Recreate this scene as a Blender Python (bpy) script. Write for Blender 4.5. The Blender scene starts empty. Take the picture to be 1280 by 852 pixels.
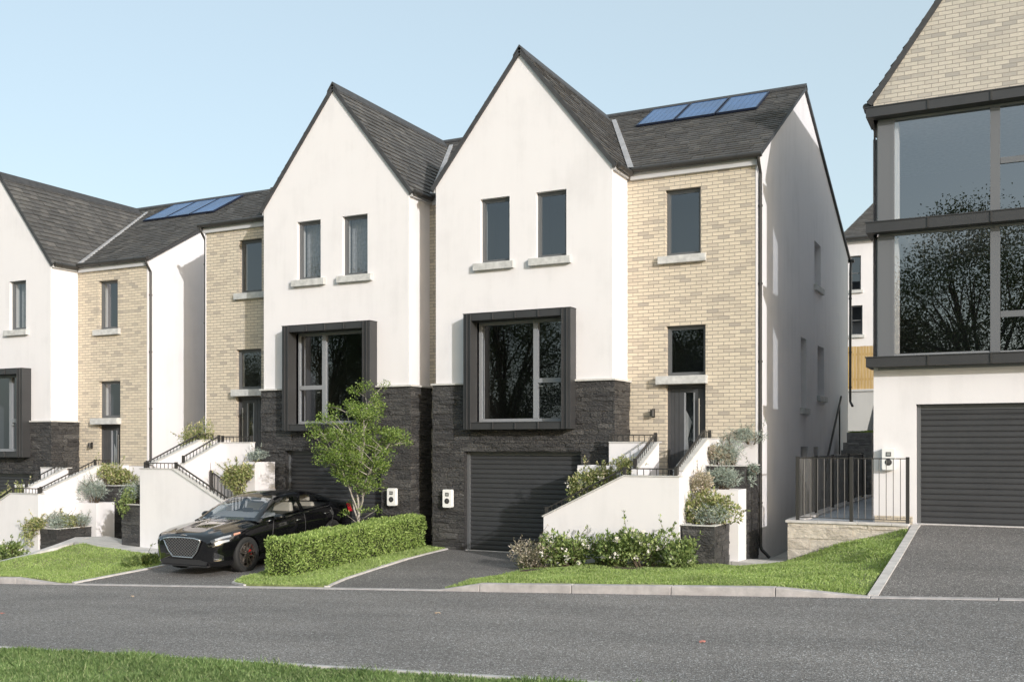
import bpy, bmesh, math, random
import numpy as np
from mathutils import Vector, Matrix
from mathutils.geometry import delaunay_2d_cdt

random.seed(7)
RNG = np.random.default_rng(11)
C = bpy.context.scene.collection
SC = bpy.context.scene
WLOC = {}                       # world location of every parent object, by name

# ------------------------------------------------------------------ objects
def tag(o, label=None, cat=None, group=None, kind=None):
    if label: o['label'] = label
    if cat: o['category'] = cat
    if group: o['group'] = group
    if kind: o['kind'] = kind
    return o

def thing(name, loc, label, cat, group=None):
    o = bpy.data.objects.new(name, None)
    o.empty_display_size = 0.2
    o.location = loc
    C.objects.link(o)
    WLOC[o.name] = Vector(loc)
    return tag(o, label, cat, group)

def link_mesh(name, me, mats, parent=None, smooth=False):
    for m in mats: me.materials.append(m)
    o = bpy.data.objects.new(name, me)
    C.objects.link(o)
    if parent is not None:
        o.parent = parent
        WLOC[o.name] = WLOC[parent.name]
    else:
        WLOC[o.name] = Vector((0, 0, 0))
    if smooth:
        me.polygons.foreach_set('use_smooth', [True] * len(me.polygons))
    return o

class MB:
    """collects shapes in world space (through an optional house transform) into one mesh"""
    def __init__(s, T=None):
        s.v = []; s.f = []; s.m = []; s.T = T
    def add(s, verts, faces, mi=0):
        b = len(s.v)
        if s.T:
            k, ox, oz = s.T
            s.v += [(k * x + ox, y, z + oz) for x, y, z in verts]
            if k < 0:
                faces = [tuple(reversed(f)) for f in faces]
        else:
            s.v += [tuple(p) for p in verts]
        s.f += [tuple(b + i for i in f) for f in faces]
        s.m += [mi] * len(faces)
    def poly(s, pts, mi=0):
        s.add(pts, [tuple(range(len(pts)))], mi)
    def box(s, x0, x1, y0, y1, z0, z1, mi=0):
        v = [(x0,y0,z0),(x1,y0,z0),(x1,y1,z0),(x0,y1,z0),(x0,y0,z1),(x1,y0,z1),(x1,y1,z1),(x0,y1,z1)]
        s.add(v, [(0,3,2,1),(4,5,6,7),(0,1,5,4),(1,2,6,5),(2,3,7,6),(3,0,4,7)], mi)
    def hexa(s, b, t, mi=0):
        """bottom quad b and top quad t (same winding, counter-clockwise from above)"""
        s.add(list(b) + list(t), [(3,2,1,0),(4,5,6,7),(0,1,5,4),(1,2,6,5),(2,3,7,6),(3,0,4,7)], mi)
    def prism_y(s, pts, y0, y1, mi=0):
        """polygon pts [(x,z)] counter-clockwise seen from -Y, extruded y0..y1"""
        n = len(pts)
        v = [(x, y0, z) for x, z in pts] + [(x, y1, z) for x, z in pts]
        s.add(v, [tuple(range(n)), tuple(range(2*n-1, n-1, -1))] + [(i, n+i, n+(i+1)%n, (i+1)%n) for i in range(n)], mi)
    def prism_x(s, pts, x0, x1, mi=0):
        """polygon pts [(y,z)] counter-clockwise seen from +X, extruded x0..x1"""
        n = len(pts)
        v = [(x1, y, z) for y, z in pts] + [(x0, y, z) for y, z in pts]
        s.add(v, [tuple(range(n)), tuple(range(2*n-1, n-1, -1))] + [(i, n+i, n+(i+1)%n, (i+1)%n) for i in range(n)], mi)
    def prism_z(s, pts, z0, z1, mi=0):
        n = len(pts)
        v = [(x, y, z0) for x, y in pts] + [(x, y, z1) for x, y in pts]
        s.add(v, [tuple(range(n-1, -1, -1)), tuple(range(n, 2*n))] + [(i, (i+1)%n, n+(i+1)%n, n+i) for i in range(n)], mi)
    def tube(s, path, r, n=8, mi=0, caps=True):
        path = [Vector(p) for p in path]
        rs = r if isinstance(r, (list, tuple)) else [r] * len(path)
        rings = []
        up = None
        for i, p in enumerate(path):
            d = (path[min(i+1, len(path)-1)] - path[max(i-1, 0)]).normalized()
            if up is None:
                up = Vector((0,0,1)) if abs(d.z) < .9 else Vector((1,0,0))
            a = d.cross(up).normalized(); b = a.cross(d).normalized()
            up = b
            rings.append([p + (a*math.cos(2*math.pi*k/n) + b*math.sin(2*math.pi*k/n))*rs[i] for k in range(n)])
        v = [tuple(q) for ring in rings for q in ring]
        f = []
        for i in range(len(path)-1):
            for k in range(n):
                f.append((i*n+k, i*n+(k+1)%n, (i+1)*n+(k+1)%n, (i+1)*n+k))
        if caps:
            f.append(tuple(range(n-1, -1, -1))); f.append(tuple((len(path)-1)*n+k for k in range(n)))
        s.add(v, f, mi)
    def lathe(s, prof, c, axis='x', n=32, mi=0):
        """prof [(r, h)] revolved round axis through c"""
        v = []
        for r, h in prof:
            for k in range(n):
                a = 2*math.pi*k/n
                p = {'x': (h, r*math.cos(a), r*math.sin(a)), 'y': (r*math.cos(a), h, r*math.sin(a)), 'z': (r*math.cos(a), r*math.sin(a), h)}[axis]
                v.append((c[0]+p[0], c[1]+p[1], c[2]+p[2]))
        f = []
        for i in range(len(prof)-1):
            for k in range(n):
                f.append((i*n+k, i*n+(k+1)%n, (i+1)*n+(k+1)%n, (i+1)*n+k))
        s.add(v, f, mi)
    def bar(s, p, q, w, h, mi=0):
        """rectangular bar from p to q; w sideways, h upwards"""
        p = Vector(p); q = Vector(q); d = (q-p).normalized()
        side = d.cross(Vector((0,0,1)))
        side = side.normalized() if side.length > 1e-4 else Vector((1,0,0))
        u = side.cross(d).normalized()
        a, b = side*w/2, u*h/2
        v = [p-a-b, p+a-b, p+a+b, p-a+b, q-a-b, q+a-b, q+a+b, q-a+b]
        s.add([tuple(x) for x in v], [(0,1,2,3),(7,6,5,4),(0,4,5,1),(1,5,6,2),(2,6,7,3),(3,7,4,0)], mi)
    def mesh(s, name, parent=None):
        L = WLOC[parent.name] if parent is not None else Vector((0,0,0))
        me = bpy.data.meshes.new(name)
        me.from_pydata([(x-L.x, y-L.y, z-L.z) for x, y, z in s.v], [], s.f)
        me.polygons.foreach_set('material_index', s.m)
        return me
    def build(s, name, mats, parent=None, smooth=False, fix=True, bevel=0):
        if not isinstance(mats, (list, tuple)): mats = [mats]
        me = s.mesh(name, parent)
        if fix:
            bm = bmesh.new(); bm.from_mesh(me)
            bmesh.ops.recalc_face_normals(bm, faces=bm.faces)
            bm.to_mesh(me); bm.free()
        o = link_mesh(name, me, mats, parent, smooth)
        if bevel:
            b = o.modifiers.new('Bevel', 'BEVEL'); b.width = bevel; b.segments = 2; b.limit_method = 'ANGLE'
        return o

def wall_grid(mb, y, x0, x1, z0, z1, holes=(), depth=0.0, mi=0, axis='y', pts_top=None):
    """wall in plane y (facing -Y, or axis 'x': plane x facing +X, u runs along Y) with rectangular holes and reveals going in by depth"""
    us = sorted({x0, x1} | {h[0] for h in holes} | {h[1] for h in holes})
    zs = sorted({z0, z1} | {h[2] for h in holes} | {h[3] for h in holes})
    us = [u for u in us if x0-1e-6 <= u <= x1+1e-6]; zs = [z for z in zs if z0-1e-6 <= z <= z1+1e-6]
    P = (lambda u, z, d=0: (u, y+d, z)) if axis == 'y' else (lambda u, z, d=0: (y-d, u, z))
    for i in range(len(us)-1):
        for j in range(len(zs)-1):
            um, zm = (us[i]+us[i+1])/2, (zs[j]+zs[j+1])/2
            if any(h[0] < um < h[1] and h[2] < zm < h[3] for h in holes): continue
            mb.poly([P(us[i],zs[j]), P(us[i+1],zs[j]), P(us[i+1],zs[j+1]), P(us[i],zs[j+1])], mi)
    for h in holes:
        a, b, c, d = h[:4]
        D = h[4] if len(h) > 4 else depth
        mb.poly([P(a,c), P(a,d), P(a,d,D), P(a,c,D)], mi)
        mb.poly([P(b,c), P(b,c,D), P(b,d,D), P(b,d)], mi)
        mb.poly([P(a,d), P(b,d), P(b,d,D), P(a,d,D)], mi)
        mb.poly([P(a,c), P(a,c,D), P(b,c,D), P(b,c)], mi)

def np_mesh(name, V, F, mats, parent=None, mat_idx=None):
    """mesh from arrays: V (n,3), F (m,k) all faces the same size"""
    L = np.array(WLOC[parent.name] if parent is not None else (0,0,0), dtype=np.float64)
    me = bpy.data.meshes.new(name)
    V = np.asarray(V, dtype=np.float64) - L
    n, (m, k) = len(V), F.shape
    me.vertices.add(n); me.vertices.foreach_set('co', V.astype(np.float32).ravel())
    me.loops.add(m*k); me.loops.foreach_set('vertex_index', F.astype(np.int32).ravel())
    me.polygons.add(m)
    me.polygons.foreach_set('loop_start', np.arange(0, m*k, k, dtype=np.int32))
    if mat_idx is not None: me.polygons.foreach_set('material_index', mat_idx.astype(np.int32))
    me.update(calc_edges=True)
    return link_mesh(name, me, mats if isinstance(mats, (list, tuple)) else [mats], parent)

def unit(a):
    return a / np.maximum(np.linalg.norm(a, axis=1, keepdims=True), 1e-9)

def leaf_arrays(cen, out, size, aspect=.5, up=.3, rand=.9, fold=.15):
    """folded leaf quads at cen, growing roughly along out"""
    n = len(cen)
    d = unit(out + RNG.normal(size=(n,3))*rand + np.array([0,0,up]))
    s = unit(np.cross(d, RNG.normal(size=(n,3))))
    nn = np.cross(s, d)
    L = (size*(.65+.7*RNG.random(n)))[:,None]
    W = L*aspect*.5
    V = np.stack([cen, cen+d*L*.5+s*W+nn*L*fold, cen+d*L, cen+d*L*.5-s*W+nn*L*fold], 1).reshape(-1,3)
    F = np.arange(4*n).reshape(n,4)
    return V, F

# ------------------------------------------------------------------ materials
def mat(name):
    m = bpy.data.materials.new(name); m.use_nodes = True
    nt = m.node_tree
    for n in list(nt.nodes):
        nt.nodes.remove(n)
    out = nt.nodes.new('ShaderNodeOutputMaterial')
    p = nt.nodes.new('ShaderNodeBsdfPrincipled')
    nt.links.new(p.outputs[0], out.inputs[0])
    return m, nt, p

class N:
    """small node-graph writer"""
    def __init__(s, nt): s.nt = nt
    def n(s, t, **kw):
        x = s.nt.nodes.new(t)
        for k, v in kw.items(): setattr(x, k, v)
        return x
    def l(s, a, b): s.nt.links.new(a, b)
    def inp(s, node, key, val):
        if hasattr(val, 'is_linked') or isinstance(val, bpy.types.NodeSocket): s.l(val, node.inputs[key])
        else: node.inputs[key].default_value = val
    def pos(s): return s.n('ShaderNodeNewGeometry').outputs['Position']
    def obj(s): return s.n('ShaderNodeTexCoord').outputs['Object']
    def island(s): return s.n('ShaderNodeNewGeometry').outputs['Random Per Island']
    def noise(s, vec, scale, detail=4, rough=.55, out='Fac'):
        x = s.n('ShaderNodeTexNoise'); s.inp(x, 'Scale', scale); x.inputs['Detail'].default_value = detail; x.inputs['Roughness'].default_value = rough
        if vec is not None: s.l(vec, x.inputs['Vector'])
        return x.outputs[out]
    def ramp(s, fac, stops):
        x = s.n('ShaderNodeValToRGB'); s.l(fac, x.inputs[0])
        e = x.color_ramp.elements
        while len(e) < len(stops): e.new(.5)
        for i, (p, c) in enumerate(stops):
            e[i].position = p; e[i].color = tuple(c) + (1,) if len(c) == 3 else c
        return x.outputs[0]
    def mix(s, fac, a, b, mode='MIX'):
        x = s.n('ShaderNodeMix', data_type='RGBA', blend_type=mode)
        s.inp(x, 0, fac)
        for k, v in ((6, a), (7, b)):
            if isinstance(v, tuple) and len(v) == 3: v = v + (1,)
            s.inp(x, k, v)
        return x.outputs[2]
    def math(s, op, a, b=0.0):
        x = s.n('ShaderNodeMath', operation=op); s.inp(x, 0, a); s.inp(x, 1, b); return x.outputs[0]
    def bump(s, h, strength, dist, normal=None):
        x = s.n('ShaderNodeBump'); x.inputs['Strength'].default_value = strength; x.inputs['Distance'].default_value = dist
        s.l(h, x.inputs['Height'])
        if normal is not None: s.l(normal, x.inputs['Normal'])
        return x.outputs[0]
    def mapping(s, vec, scale=(1,1,1), loc=(0,0,0)):
        x = s.n('ShaderNodeMapping'); s.l(vec, x.inputs[0]); x.inputs['Scale'].default_value = scale; x.inputs['Location'].default_value = loc
        return x.outputs[0]

def simple(name, col, rough=.6, metal=0.0, spec=.5, var=.0, scale=6.0, bump=0.0, bscale=60.0, coat=0.0):
    m, nt, p = mat(name); g = N(nt)
    p.inputs['Roughness'].default_value = rough; p.inputs['Metallic'].default_value = metal
    p.inputs['Specular IOR Level'].default_value = spec; p.inputs['Coat Weight'].default_value = coat
    if var:
        f = g.noise(g.pos(), scale, 5, .6)
        c0 = tuple(max(0, c*(1-var)) for c in col); c1 = tuple(min(1, c*(1+var)) for c in col)
        g.l(g.ramp(f, [(.3, c0), (.7, c1)]), p.inputs['Base Color'])
    else:
        p.inputs['Base Color'].default_value = tuple(col) + (1,)
    if bump:
        g.l(g.bump(g.noise(g.pos(), bscale, 4, .6), bump, .01), p.inputs['Normal'])
    return m

def m_render(name, col):
    m, nt, p = mat(name); g = N(nt); P = g.pos()
    a = g.noise(P, .9, 6, .62)
    b = g.noise(g.mapping(P, (3.2, 3.2, .35)), 1.2, 4, .6)
    f = g.math('ADD', g.math('MULTIPLY', a, .6), g.math('MULTIPLY', b, .4))
    c0 = tuple(c*.90 for c in col)
    g.l(g.ramp(f, [(.30, c0), (.50, col), (.75, tuple(min(.86, c*1.03) for c in col))]), p.inputs['Base Color'])
    p.inputs['Roughness'].default_value = .9; p.inputs['Specular IOR Level'].default_value = .25
    h = g.noise(P, 55, 5, .7); h2 = g.noise(P, 3.5, 2, .5)
    g.l(g.bump(h, .22, .01, g.bump(h2, .12, .02)), p.inputs['Normal'])
    return m

def m_brick(name, light, mid, dark, mortar):
    m, nt, p = mat(name); g = N(nt); P = g.pos()
    sp = g.n('ShaderNodeSeparateXYZ'); g.l(P, sp.inputs[0])
    u = g.math('ADD', sp.outputs[0], sp.outputs[1])
    cb = g.n('ShaderNodeCombineXYZ'); g.l(u, cb.inputs[0]); g.l(sp.outputs[2], cb.inputs[1])
    wob = g.noise(P, 9, 2, .5, 'Color')
    wv = g.n('ShaderNodeVectorMath', operation='MULTIPLY_ADD')
    g.l(wob, wv.inputs[0]); wv.inputs[1].default_value = (.006, .006, 0); g.l(cb.outputs[0], wv.inputs[2])
    def brick(c1, c2, mo):
        x = g.n('ShaderNodeTexBrick'); g.l(wv.outputs[0], x.inputs['Vector'])
        x.offset = .5; x.squash = 1
        x.inputs['Scale'].default_value = 1; x.inputs['Brick Width'].default_value = .235; x.inputs['Row Height'].default_value = .0765
        x.inputs['Mortar Size'].default_value = .0065; x.inputs['Mortar Smooth'].default_value = .2; x.inputs['Bias'].default_value = 0
        x.inputs['Color1'].default_value = c1; x.inputs['Color2'].default_value = c2; x.inputs['Mortar'].default_value = mo
        return x
    b = brick((0,0,0,1), (1,1,1,1), (.5,.5,.5,1))
    big = g.noise(P, .55, 3, .6)
    val = g.math('ADD', b.outputs['Color'], g.math('MULTIPLY', g.math('SUBTRACT', big, .5), .22))
    col = g.ramp(val, [(.0, dark), (.14, mid), (.32, light), (.98, tuple(min(.9, c*1.1) for c in light))])
    grain = g.noise(g.mapping(P, (1, 1, 3)), 26, 5, .7)
    col = g.mix(g.math('MULTIPLY', g.ramp(grain, [(.35, (1,1,1)), (.6, (0,0,0))]), .35), col, tuple(c*.66 for c in mid))
    col = g.mix(b.outputs['Fac'], col, mortar)
    g.l(col, p.inputs['Base Color'])
    p.inputs['Roughness'].default_value = .92; p.inputs['Specular IOR Level'].default_value = .2
    h = g.math('ADD', g.math('SUBTRACT', 1.0, b.outputs['Fac']), g.math('MULTIPLY', grain, .5))
    g.l(g.bump(h, .8, .012), p.inputs['Normal'])
    return m

def m_island(name, stops, rough=.7, spec=.4, bump=0, bscale=40, nvar=.3, nscale=8, trans=0):
    """colour varies per mesh island (stone, slate, leaf) plus a little noise"""
    m, nt, p = mat(name); g = N(nt); P = g.pos()
    col = g.ramp(g.island(), stops)
    if nvar:
        f = g.noise(P, nscale, 4, .65)
        col = g.mix(nvar, col, g.ramp(f, [(.3, (.35,.35,.35)), (.7, (1.25,1.25,1.25))]), 'MULTIPLY')
    g.l(col, p.inputs['Base Color'])
    p.inputs['Roughness'].default_value = rough; p.inputs['Specular IOR Level'].default_value = spec
    if bump:
        g.l(g.bump(g.math('ADD', g.noise(P, bscale, 6, .7), g.math('MULTIPLY', g.noise(g.mapping(P, (1,1,2.2)), bscale*.4, 3, .6), 1.6)), bump, .035 if rough < .7 else .02), p.inputs['Normal'])
    if trans:
        t = g.n('ShaderNodeBsdfTranslucent'); g.l(g.mix(1.0, col, (1.0, 1.0, .55), 'MULTIPLY'), t.inputs[0])
        ms = g.n('ShaderNodeMixShader'); ms.inputs[0].default_value = trans
        out = [n for n in nt.nodes if n.type == 'OUTPUT_MATERIAL'][0]
        g.l(p.outputs[0], ms.inputs[1]); g.l(t.outputs[0], ms.inputs[2]); g.l(ms.outputs[0], out.inputs[0])
    return m

def m_glass(name, refl=.0, ior=1.8, tint=(.85,.88,.9)):
    m = bpy.data.materials.new(name); m.use_nodes = True; nt = m.node_tree; g = N(nt)
    for n in list(nt.nodes): nt.nodes.remove(n)
    out = g.n('ShaderNodeOutputMaterial')
    t = g.n('ShaderNodeBsdfTransparent'); t.inputs[0].default_value = tint + (1,)
    gl = g.n('ShaderNodeBsdfGlossy'); gl.inputs['Roughness'].default_value = .0; gl.inputs[0].default_value = (.9,.94,1,1)
    fr = g.n('ShaderNodeFresnel'); bf = g.n('ShaderNodeNewGeometry').outputs['Backfacing']
    g.l(g.math('ADD', g.math('MULTIPLY', bf, 1/ior-ior), ior), fr.inputs[0])
    g.l(g.bump(g.noise(g.pos(), .7, 2, .5), .015, .1), gl.inputs['Normal'])
    f = g.math('ADD', fr.outputs[0], refl)
    ms = g.n('ShaderNodeMixShader'); g.l(f, ms.inputs[0]); g.l(t.outputs[0], ms.inputs[1]); g.l(gl.outputs[0], ms.inputs[2])
    g.l(ms.outputs[0], out.inputs[0])
    return m

def m_asphalt(name, base):
    m, nt, p = mat(name); g = N(nt); P = g.pos()
    big = g.noise(g.mapping(P, (.35, 1, 1)), .9, 5, .6)
    v = g.n('ShaderNodeTexVoronoi'); g.l(P, v.inputs['Vector']); v.inputs['Scale'].default_value = 92
    sp = g.n('ShaderNodeSeparateColor'); g.l(v.outputs['Color'], sp.inputs[0])
    stone = g.ramp(sp.outputs[0], [(.0, tuple(c*.5 for c in base)), (.55, base), (.9, tuple(c*1.35 for c in base)), (.985, tuple(min(.6,c*3.2) for c in base))])
    col = g.mix(.55, stone, g.ramp(big, [(.3, (.62,.62,.63)), (.7, (1.25,1.24,1.22))]), 'MULTIPLY')
    fine = g.noise(P, 24, 3, .7)
    col = g.mix(.35, col, g.ramp(fine, [(.35, (.6,.6,.6)), (.65, (1.4,1.4,1.4))]), 'MULTIPLY')
    g.l(col, p.inputs['Base Color'])
    p.inputs['Roughness'].default_value = .85; p.inputs['Specular IOR Level'].default_value = .3
    g.l(g.bump(g.math('ADD', v.outputs['Distance'], fine), .5, .01), p.inputs['Normal'])
    return m

def m_paving(name, col, w, h, joint=(.2,.2,.2)):
    m, nt, p = mat(name); g = N(nt); P = g.pos()
    x = g.n('ShaderNodeTexBrick'); g.l(P, x.inputs['Vector']); x.inputs['Scale'].default_value = 1
    x.inputs['Brick Width'].default_value = w; x.inputs['Row Height'].default_value = h; x.inputs['Mortar Size'].default_value = .006
    x.inputs['Color1'].default_value = tuple(c*.85 for c in col)+(1,); x.inputs['Color2'].default_value = tuple(col)+(1,); x.inputs['Mortar'].default_value = joint+(1,)
    f = g.noise(P, 5, 6, .65)
    g.l(g.mix(.5, x.outputs['Color'], g.ramp(f, [(.3, (.75,.75,.75)), (.7, (1.15,1.15,1.15))]), 'MULTIPLY'), p.inputs['Base Color'])
    p.inputs['Roughness'].default_value = .85
    g.l(g.bump(g.math('SUBTRACT', g.noise(P, 30, 4, .6), x.outputs['Fac']), .4, .008), p.inputs['Normal'])
    return m

def m_wood(name, a, b):
    m, nt, p = mat(name); g = N(nt); P = g.pos()
    f = g.noise(g.mapping(P, (30, 30, 1.6)), 1, 5, .6)
    c = g.mix(.35, g.ramp(f, [(.3, a), (.7, b)]), g.ramp(g.island(), [(0, (.6,.6,.6)), (1, (1.2,1.2,1.2))]), 'MULTIPLY')
    g.l(c, p.inputs['Base Color']); p.inputs['Roughness'].default_value = .8
    return m

M = {}
M['render'] = m_render('white_render', (.725, .705, .715))
M['render_grey'] = m_render('grey_render', (.5, .5, .49))
M['brick'] = m_brick('buff_brick', (.61, .535, .425), (.54, .47, .38), (.41, .365, .31), (.30, .272, .237))
M['brick_grey'] = m_brick('pale_grey_brick', (.53, .49, .425), (.47, .435, .385), (.37, .35, .32), (.30, .28, .25))
M['stone'] = m_island('dark_split_stone', [(0, (.036,.034,.035)), (.5, (.052,.050,.050)), (.9, (.072,.069,.067)), (1, (.10,.096,.093))], .55, .6, 1.0, 34, .5, 18)
M['stone_mid'] = m_island('grey_block_stone', [(0, (.26,.255,.25)), (1, (.36,.35,.34))], .8, .4, .8, 22, .4, 9)
M['stone_pale'] = m_island('pale_split_stone', [(0, (.52,.46,.40)), (.5, (.60,.54,.47)), (1, (.66,.60,.53))], .85, .3, .8, 22, .4, 9)
M['slate'] = m_island('roof_slate', [(0, (.074,.072,.070)), (.5, (.092,.089,.086)), (.85, (.110,.106,.101)), (1, (.135,.129,.121))], .7, .4, .25, 60, .35, 9)
M['slate_deck'] = simple('roof_deck', (.02,.02,.02), .9)
M['ridge'] = simple('ridge_tile', (.045,.045,.047), .6, var=.25)
M['lead'] = simple('valley_lead', (.34,.34,.35), .55, var=.2, scale=4)
M['zinc'] = simple('dark_zinc', (.058,.058,.06), .42, .35, .5, var=.1, scale=1.5)
M['frame'] = simple('window_frame_grey', (.11,.115,.12), .38, spec=.5)
M['frame_light'] = simple('window_frame_mid_grey', (.24,.25,.265), .4)
M['door'] = simple('door_dark_grey', (.062,.063,.067), .4, spec=.5, var=.08)
M['garage'] = simple('garage_dark_grey', (.044,.045,.048), .45, spec=.5, var=.1, scale=2)
M['steel'] = simple('brushed_steel', (.55,.54,.52), .3, .9)
M['black_metal'] = simple('black_metal', (.036,.034,.032), .45, spec=.5)
M['fascia'] = simple('fascia_grey', (.50,.50,.51), .6)
M['frame_post'] = simple('glazing_post_grey', (.135,.14,.15), .4)
M['sill'] = simple('cast_stone_sill', (.50,.50,.49), .85, var=.2, scale=7, bump=.3)
M['kerb'] = simple('kerb_concrete', (.44,.41,.40), .9, var=.22, scale=5, bump=.4, bscale=40)
M['edging'] = simple('edging_concrete', (.53,.505,.49), .9, var=.18, scale=6, bump=.3)
M['coping'] = simple('stone_coping', (.52,.51,.49), .85, var=.15, scale=5, bump=.2)
M['asphalt'] = m_asphalt('road_asphalt', (.222,.208,.198))
M['asphalt_drive'] = m_asphalt('driveway_asphalt', (.175,.165,.158))
M['soil'] = simple('lawn_soil', (.20,.235,.085), .95, var=.45, scale=7)
M['dirt'] = simple('bare_soil', (.07,.052,.038), .95, var=.3, scale=12, bump=.5)
M['terrain'] = simple('terrain_grass', (.075,.10,.035), .95, var=.3, scale=1.3)
M['paving'] = m_paving('light_paving', (.56,.54,.51), .6, .6)
M['paving_blue'] = m_paving('blue_grey_paving', (.40,.43,.47), .45, .45, (.25,.26,.28))
M['pane'] = m_glass('window_glass', .06, 1.75, (.72,.75,.78))
M['pane_clear'] = m_glass('clear_glass', .17, 1.75, (.86,.88,.9))
M['car_glass'] = m_glass('car_glass', .03, 1.5, (.76,.79,.80))
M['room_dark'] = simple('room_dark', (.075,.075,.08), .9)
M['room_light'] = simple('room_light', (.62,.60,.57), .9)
M['curtain'] = simple('grey_curtain', (.36,.355,.35), .95, var=.2, scale=12)
M['white_plastic'] = simple('white_plastic', (.80,.80,.79), .35)
M['dark_plastic'] = simple('dark_plastic', (.03,.03,.032), .4)
M['screen'] = simple('grey_screen', (.30,.31,.30), .25)
M['solar'] = simple('solar_cells', (.03,.09,.23), .22, .0, .42, var=.3, scale=1.2)
M['solar_frame'] = simple('solar_frame', (.012,.018,.04), .4)
M['fence_wood'] = m_wood('fence_timber', (.42,.27,.10), (.60,.42,.18))
M['bark'] = simple('pale_bark', (.23,.20,.165), .9, var=.35, scale=20, bump=.4)
M['bark_pale'] = simple('silver_bark', (.36,.33,.29), .9, var=.3, scale=18, bump=.3)
M['bark_dark'] = simple('dark_bark', (.06,.05,.04), .95)
M['grass'] = m_island('near_grass_blades', [(0, (.11,.185,.06)), (.45, (.185,.285,.10)), (.85, (.27,.365,.15)), (1, (.40,.44,.24))], .6, .25, 0, 40, .5, .9, .25)
M['grass_far'] = m_island('grass_blades', [(0, (.26,.36,.105)), (.45, (.38,.51,.175)), (.85, (.48,.60,.24)), (1, (.57,.61,.35))], .6, .25, 0, 40, .45, .9, .42)
M['leaf_tree'] = m_island('tree_leaf', [(0, (.10,.17,.03)), (.5, (.19,.29,.06)), (1, (.34,.43,.13))], .5, .35, 0, 40, .2, 2, .3)
M['leaf_hedge'] = m_island('hedge_leaf', [(0, (.15,.23,.05)), (.5, (.29,.41,.11)), (1, (.45,.55,.20))], .5, .35, 0, 40, .2, 2, .25)
M['leaf_green'] = m_island('shrub_leaf', [(0, (.085,.135,.04)), (.5, (.20,.275,.09)), (1, (.38,.45,.18))], .45, .4, 0, 40, .2, 3, .25)
M['leaf_silver'] = m_island('silver_leaf', [(0, (.22,.27,.24)), (.5, (.34,.40,.36)), (1, (.50,.55,.50))], .6, .3, 0, 40, .2, 3, .2)
M['leaf_yellow'] = m_island('yellow_green_leaf', [(0, (.15,.20,.06)), (.4, (.31,.36,.13)), (.8, (.50,.49,.25)), (1, (.64,.54,.40))], .5, .35, 0, 40, .2, 3, .25)
M['leaf_pink'] = m_island('pink_variegated_leaf', [(0, (.34,.32,.22)), (.5, (.50,.45,.36)), (1, (.66,.56,.50))], .5, .35, 0, 40, .2, 3, .25)
M['leaf_dark'] = m_island('dark_tree_leaf', [(0, (.05,.065,.03)), (1, (.12,.15,.07))], .6, .3, 0, 40, 0, 3, .15)
M['blossom'] = m_island('white_blossom', [(0, (.72,.68,.62)), (1, (.85,.82,.80))], .6, .3, 0, 40, 0, 3, .2)
M['twig'] = simple('twig', (.10,.075,.05), .9)
# ------------------------------------------------------------------ ground
def zr(x): return -1.932 + .0509*max(-60.0, min(35.0, x))

def lerp(a, b, t): return a + (b-a)*max(0.0, min(1.0, t))

def smooth(t):
    t = max(0.0, min(1.0, t)); return t*t*(3-2*t)

def yard(x):
    a = lerp(-3.12, -2.48, smooth((x+22.5)/2.5))
    return lerp(a, -1.62, 1.0 if x > -3.86 else 0.0)

def gz(x, y):
    z0 = zr(x) - .07
    if y < 13.9: return z0
    y1 = yard(x) - .10
    z = lerp(z0, y1, smooth((y-13.9)/4.0))
    if -5.6 < x < -1.4 and y < 19.35: z = min(z, lerp(z0, -2.35, (y-13.9)/3))
    if y > 37.9: z = lerp(y1, 1.86, 1.0) if y > 38.05 else y1
    return z

xs = sorted(set([-400,-250,-150,-100,-80] + [x*1.0 for x in range(-64, 40)] + [-3.9,-3.85,-5.61,-5.59,-1.41,-1.39, 50,70,100,150,250,400]))
ys = sorted(set([-400,-200,-120,-80,-60,-40,-20,-10,0,4,8] + [13.89+.5*i for i in range(14)] + [19.34,19.36] + [22,26,30,34,37.89,38.0,38.1,42,50,60,80,120,200,400]))
mb = MB()
nx = len(xs)
mb.add([(x, y, gz(x, y)) for y in ys for x in xs],
       [(j*nx+i, j*nx+i+1, (j+1)*nx+i+1, (j+1)*nx+i) for j in range(len(ys)-1) for i in range(nx-1)])
tag(mb.build('ground', M['terrain'], fix=False), 'dull grassy ground lying under and around the whole street', 'ground', kind='structure')

# road strip
mb = MB()
rx = list(range(-64, 41, 2))
mb.add([p for x in rx for p in ((x, 8.25, zr(x)), (x, 13.92, zr(x)))],
       [(2*i, 2*i+2, 2*i+3, 2*i+1) for i in range(len(rx)-1)])
tag(mb.build('road', M['asphalt'], fix=False), 'grey asphalt road running across in front of the houses', 'road', kind='structure')

def idw(ctrl):
    ctrl = np.array(ctrl, float)
    def f(x, y):
        d2 = (ctrl[:,0]-x)**2 + (ctrl[:,1]-y)**2 + 1e-3
        w = 1/d2**1.5
        return float((w*ctrl[:,2]).sum()/w.sum())
    return f

def inside(poly, x, y):
    c = False; n = len(poly)
    for i in range(n):
        x0, y0 = poly[i]; x1, y1 = poly[(i+1) % n]
        if (y0 > y) != (y1 > y) and x < (x1-x0)*(y-y0)/(y1-y0)+x0: c = not c
    return c

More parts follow.
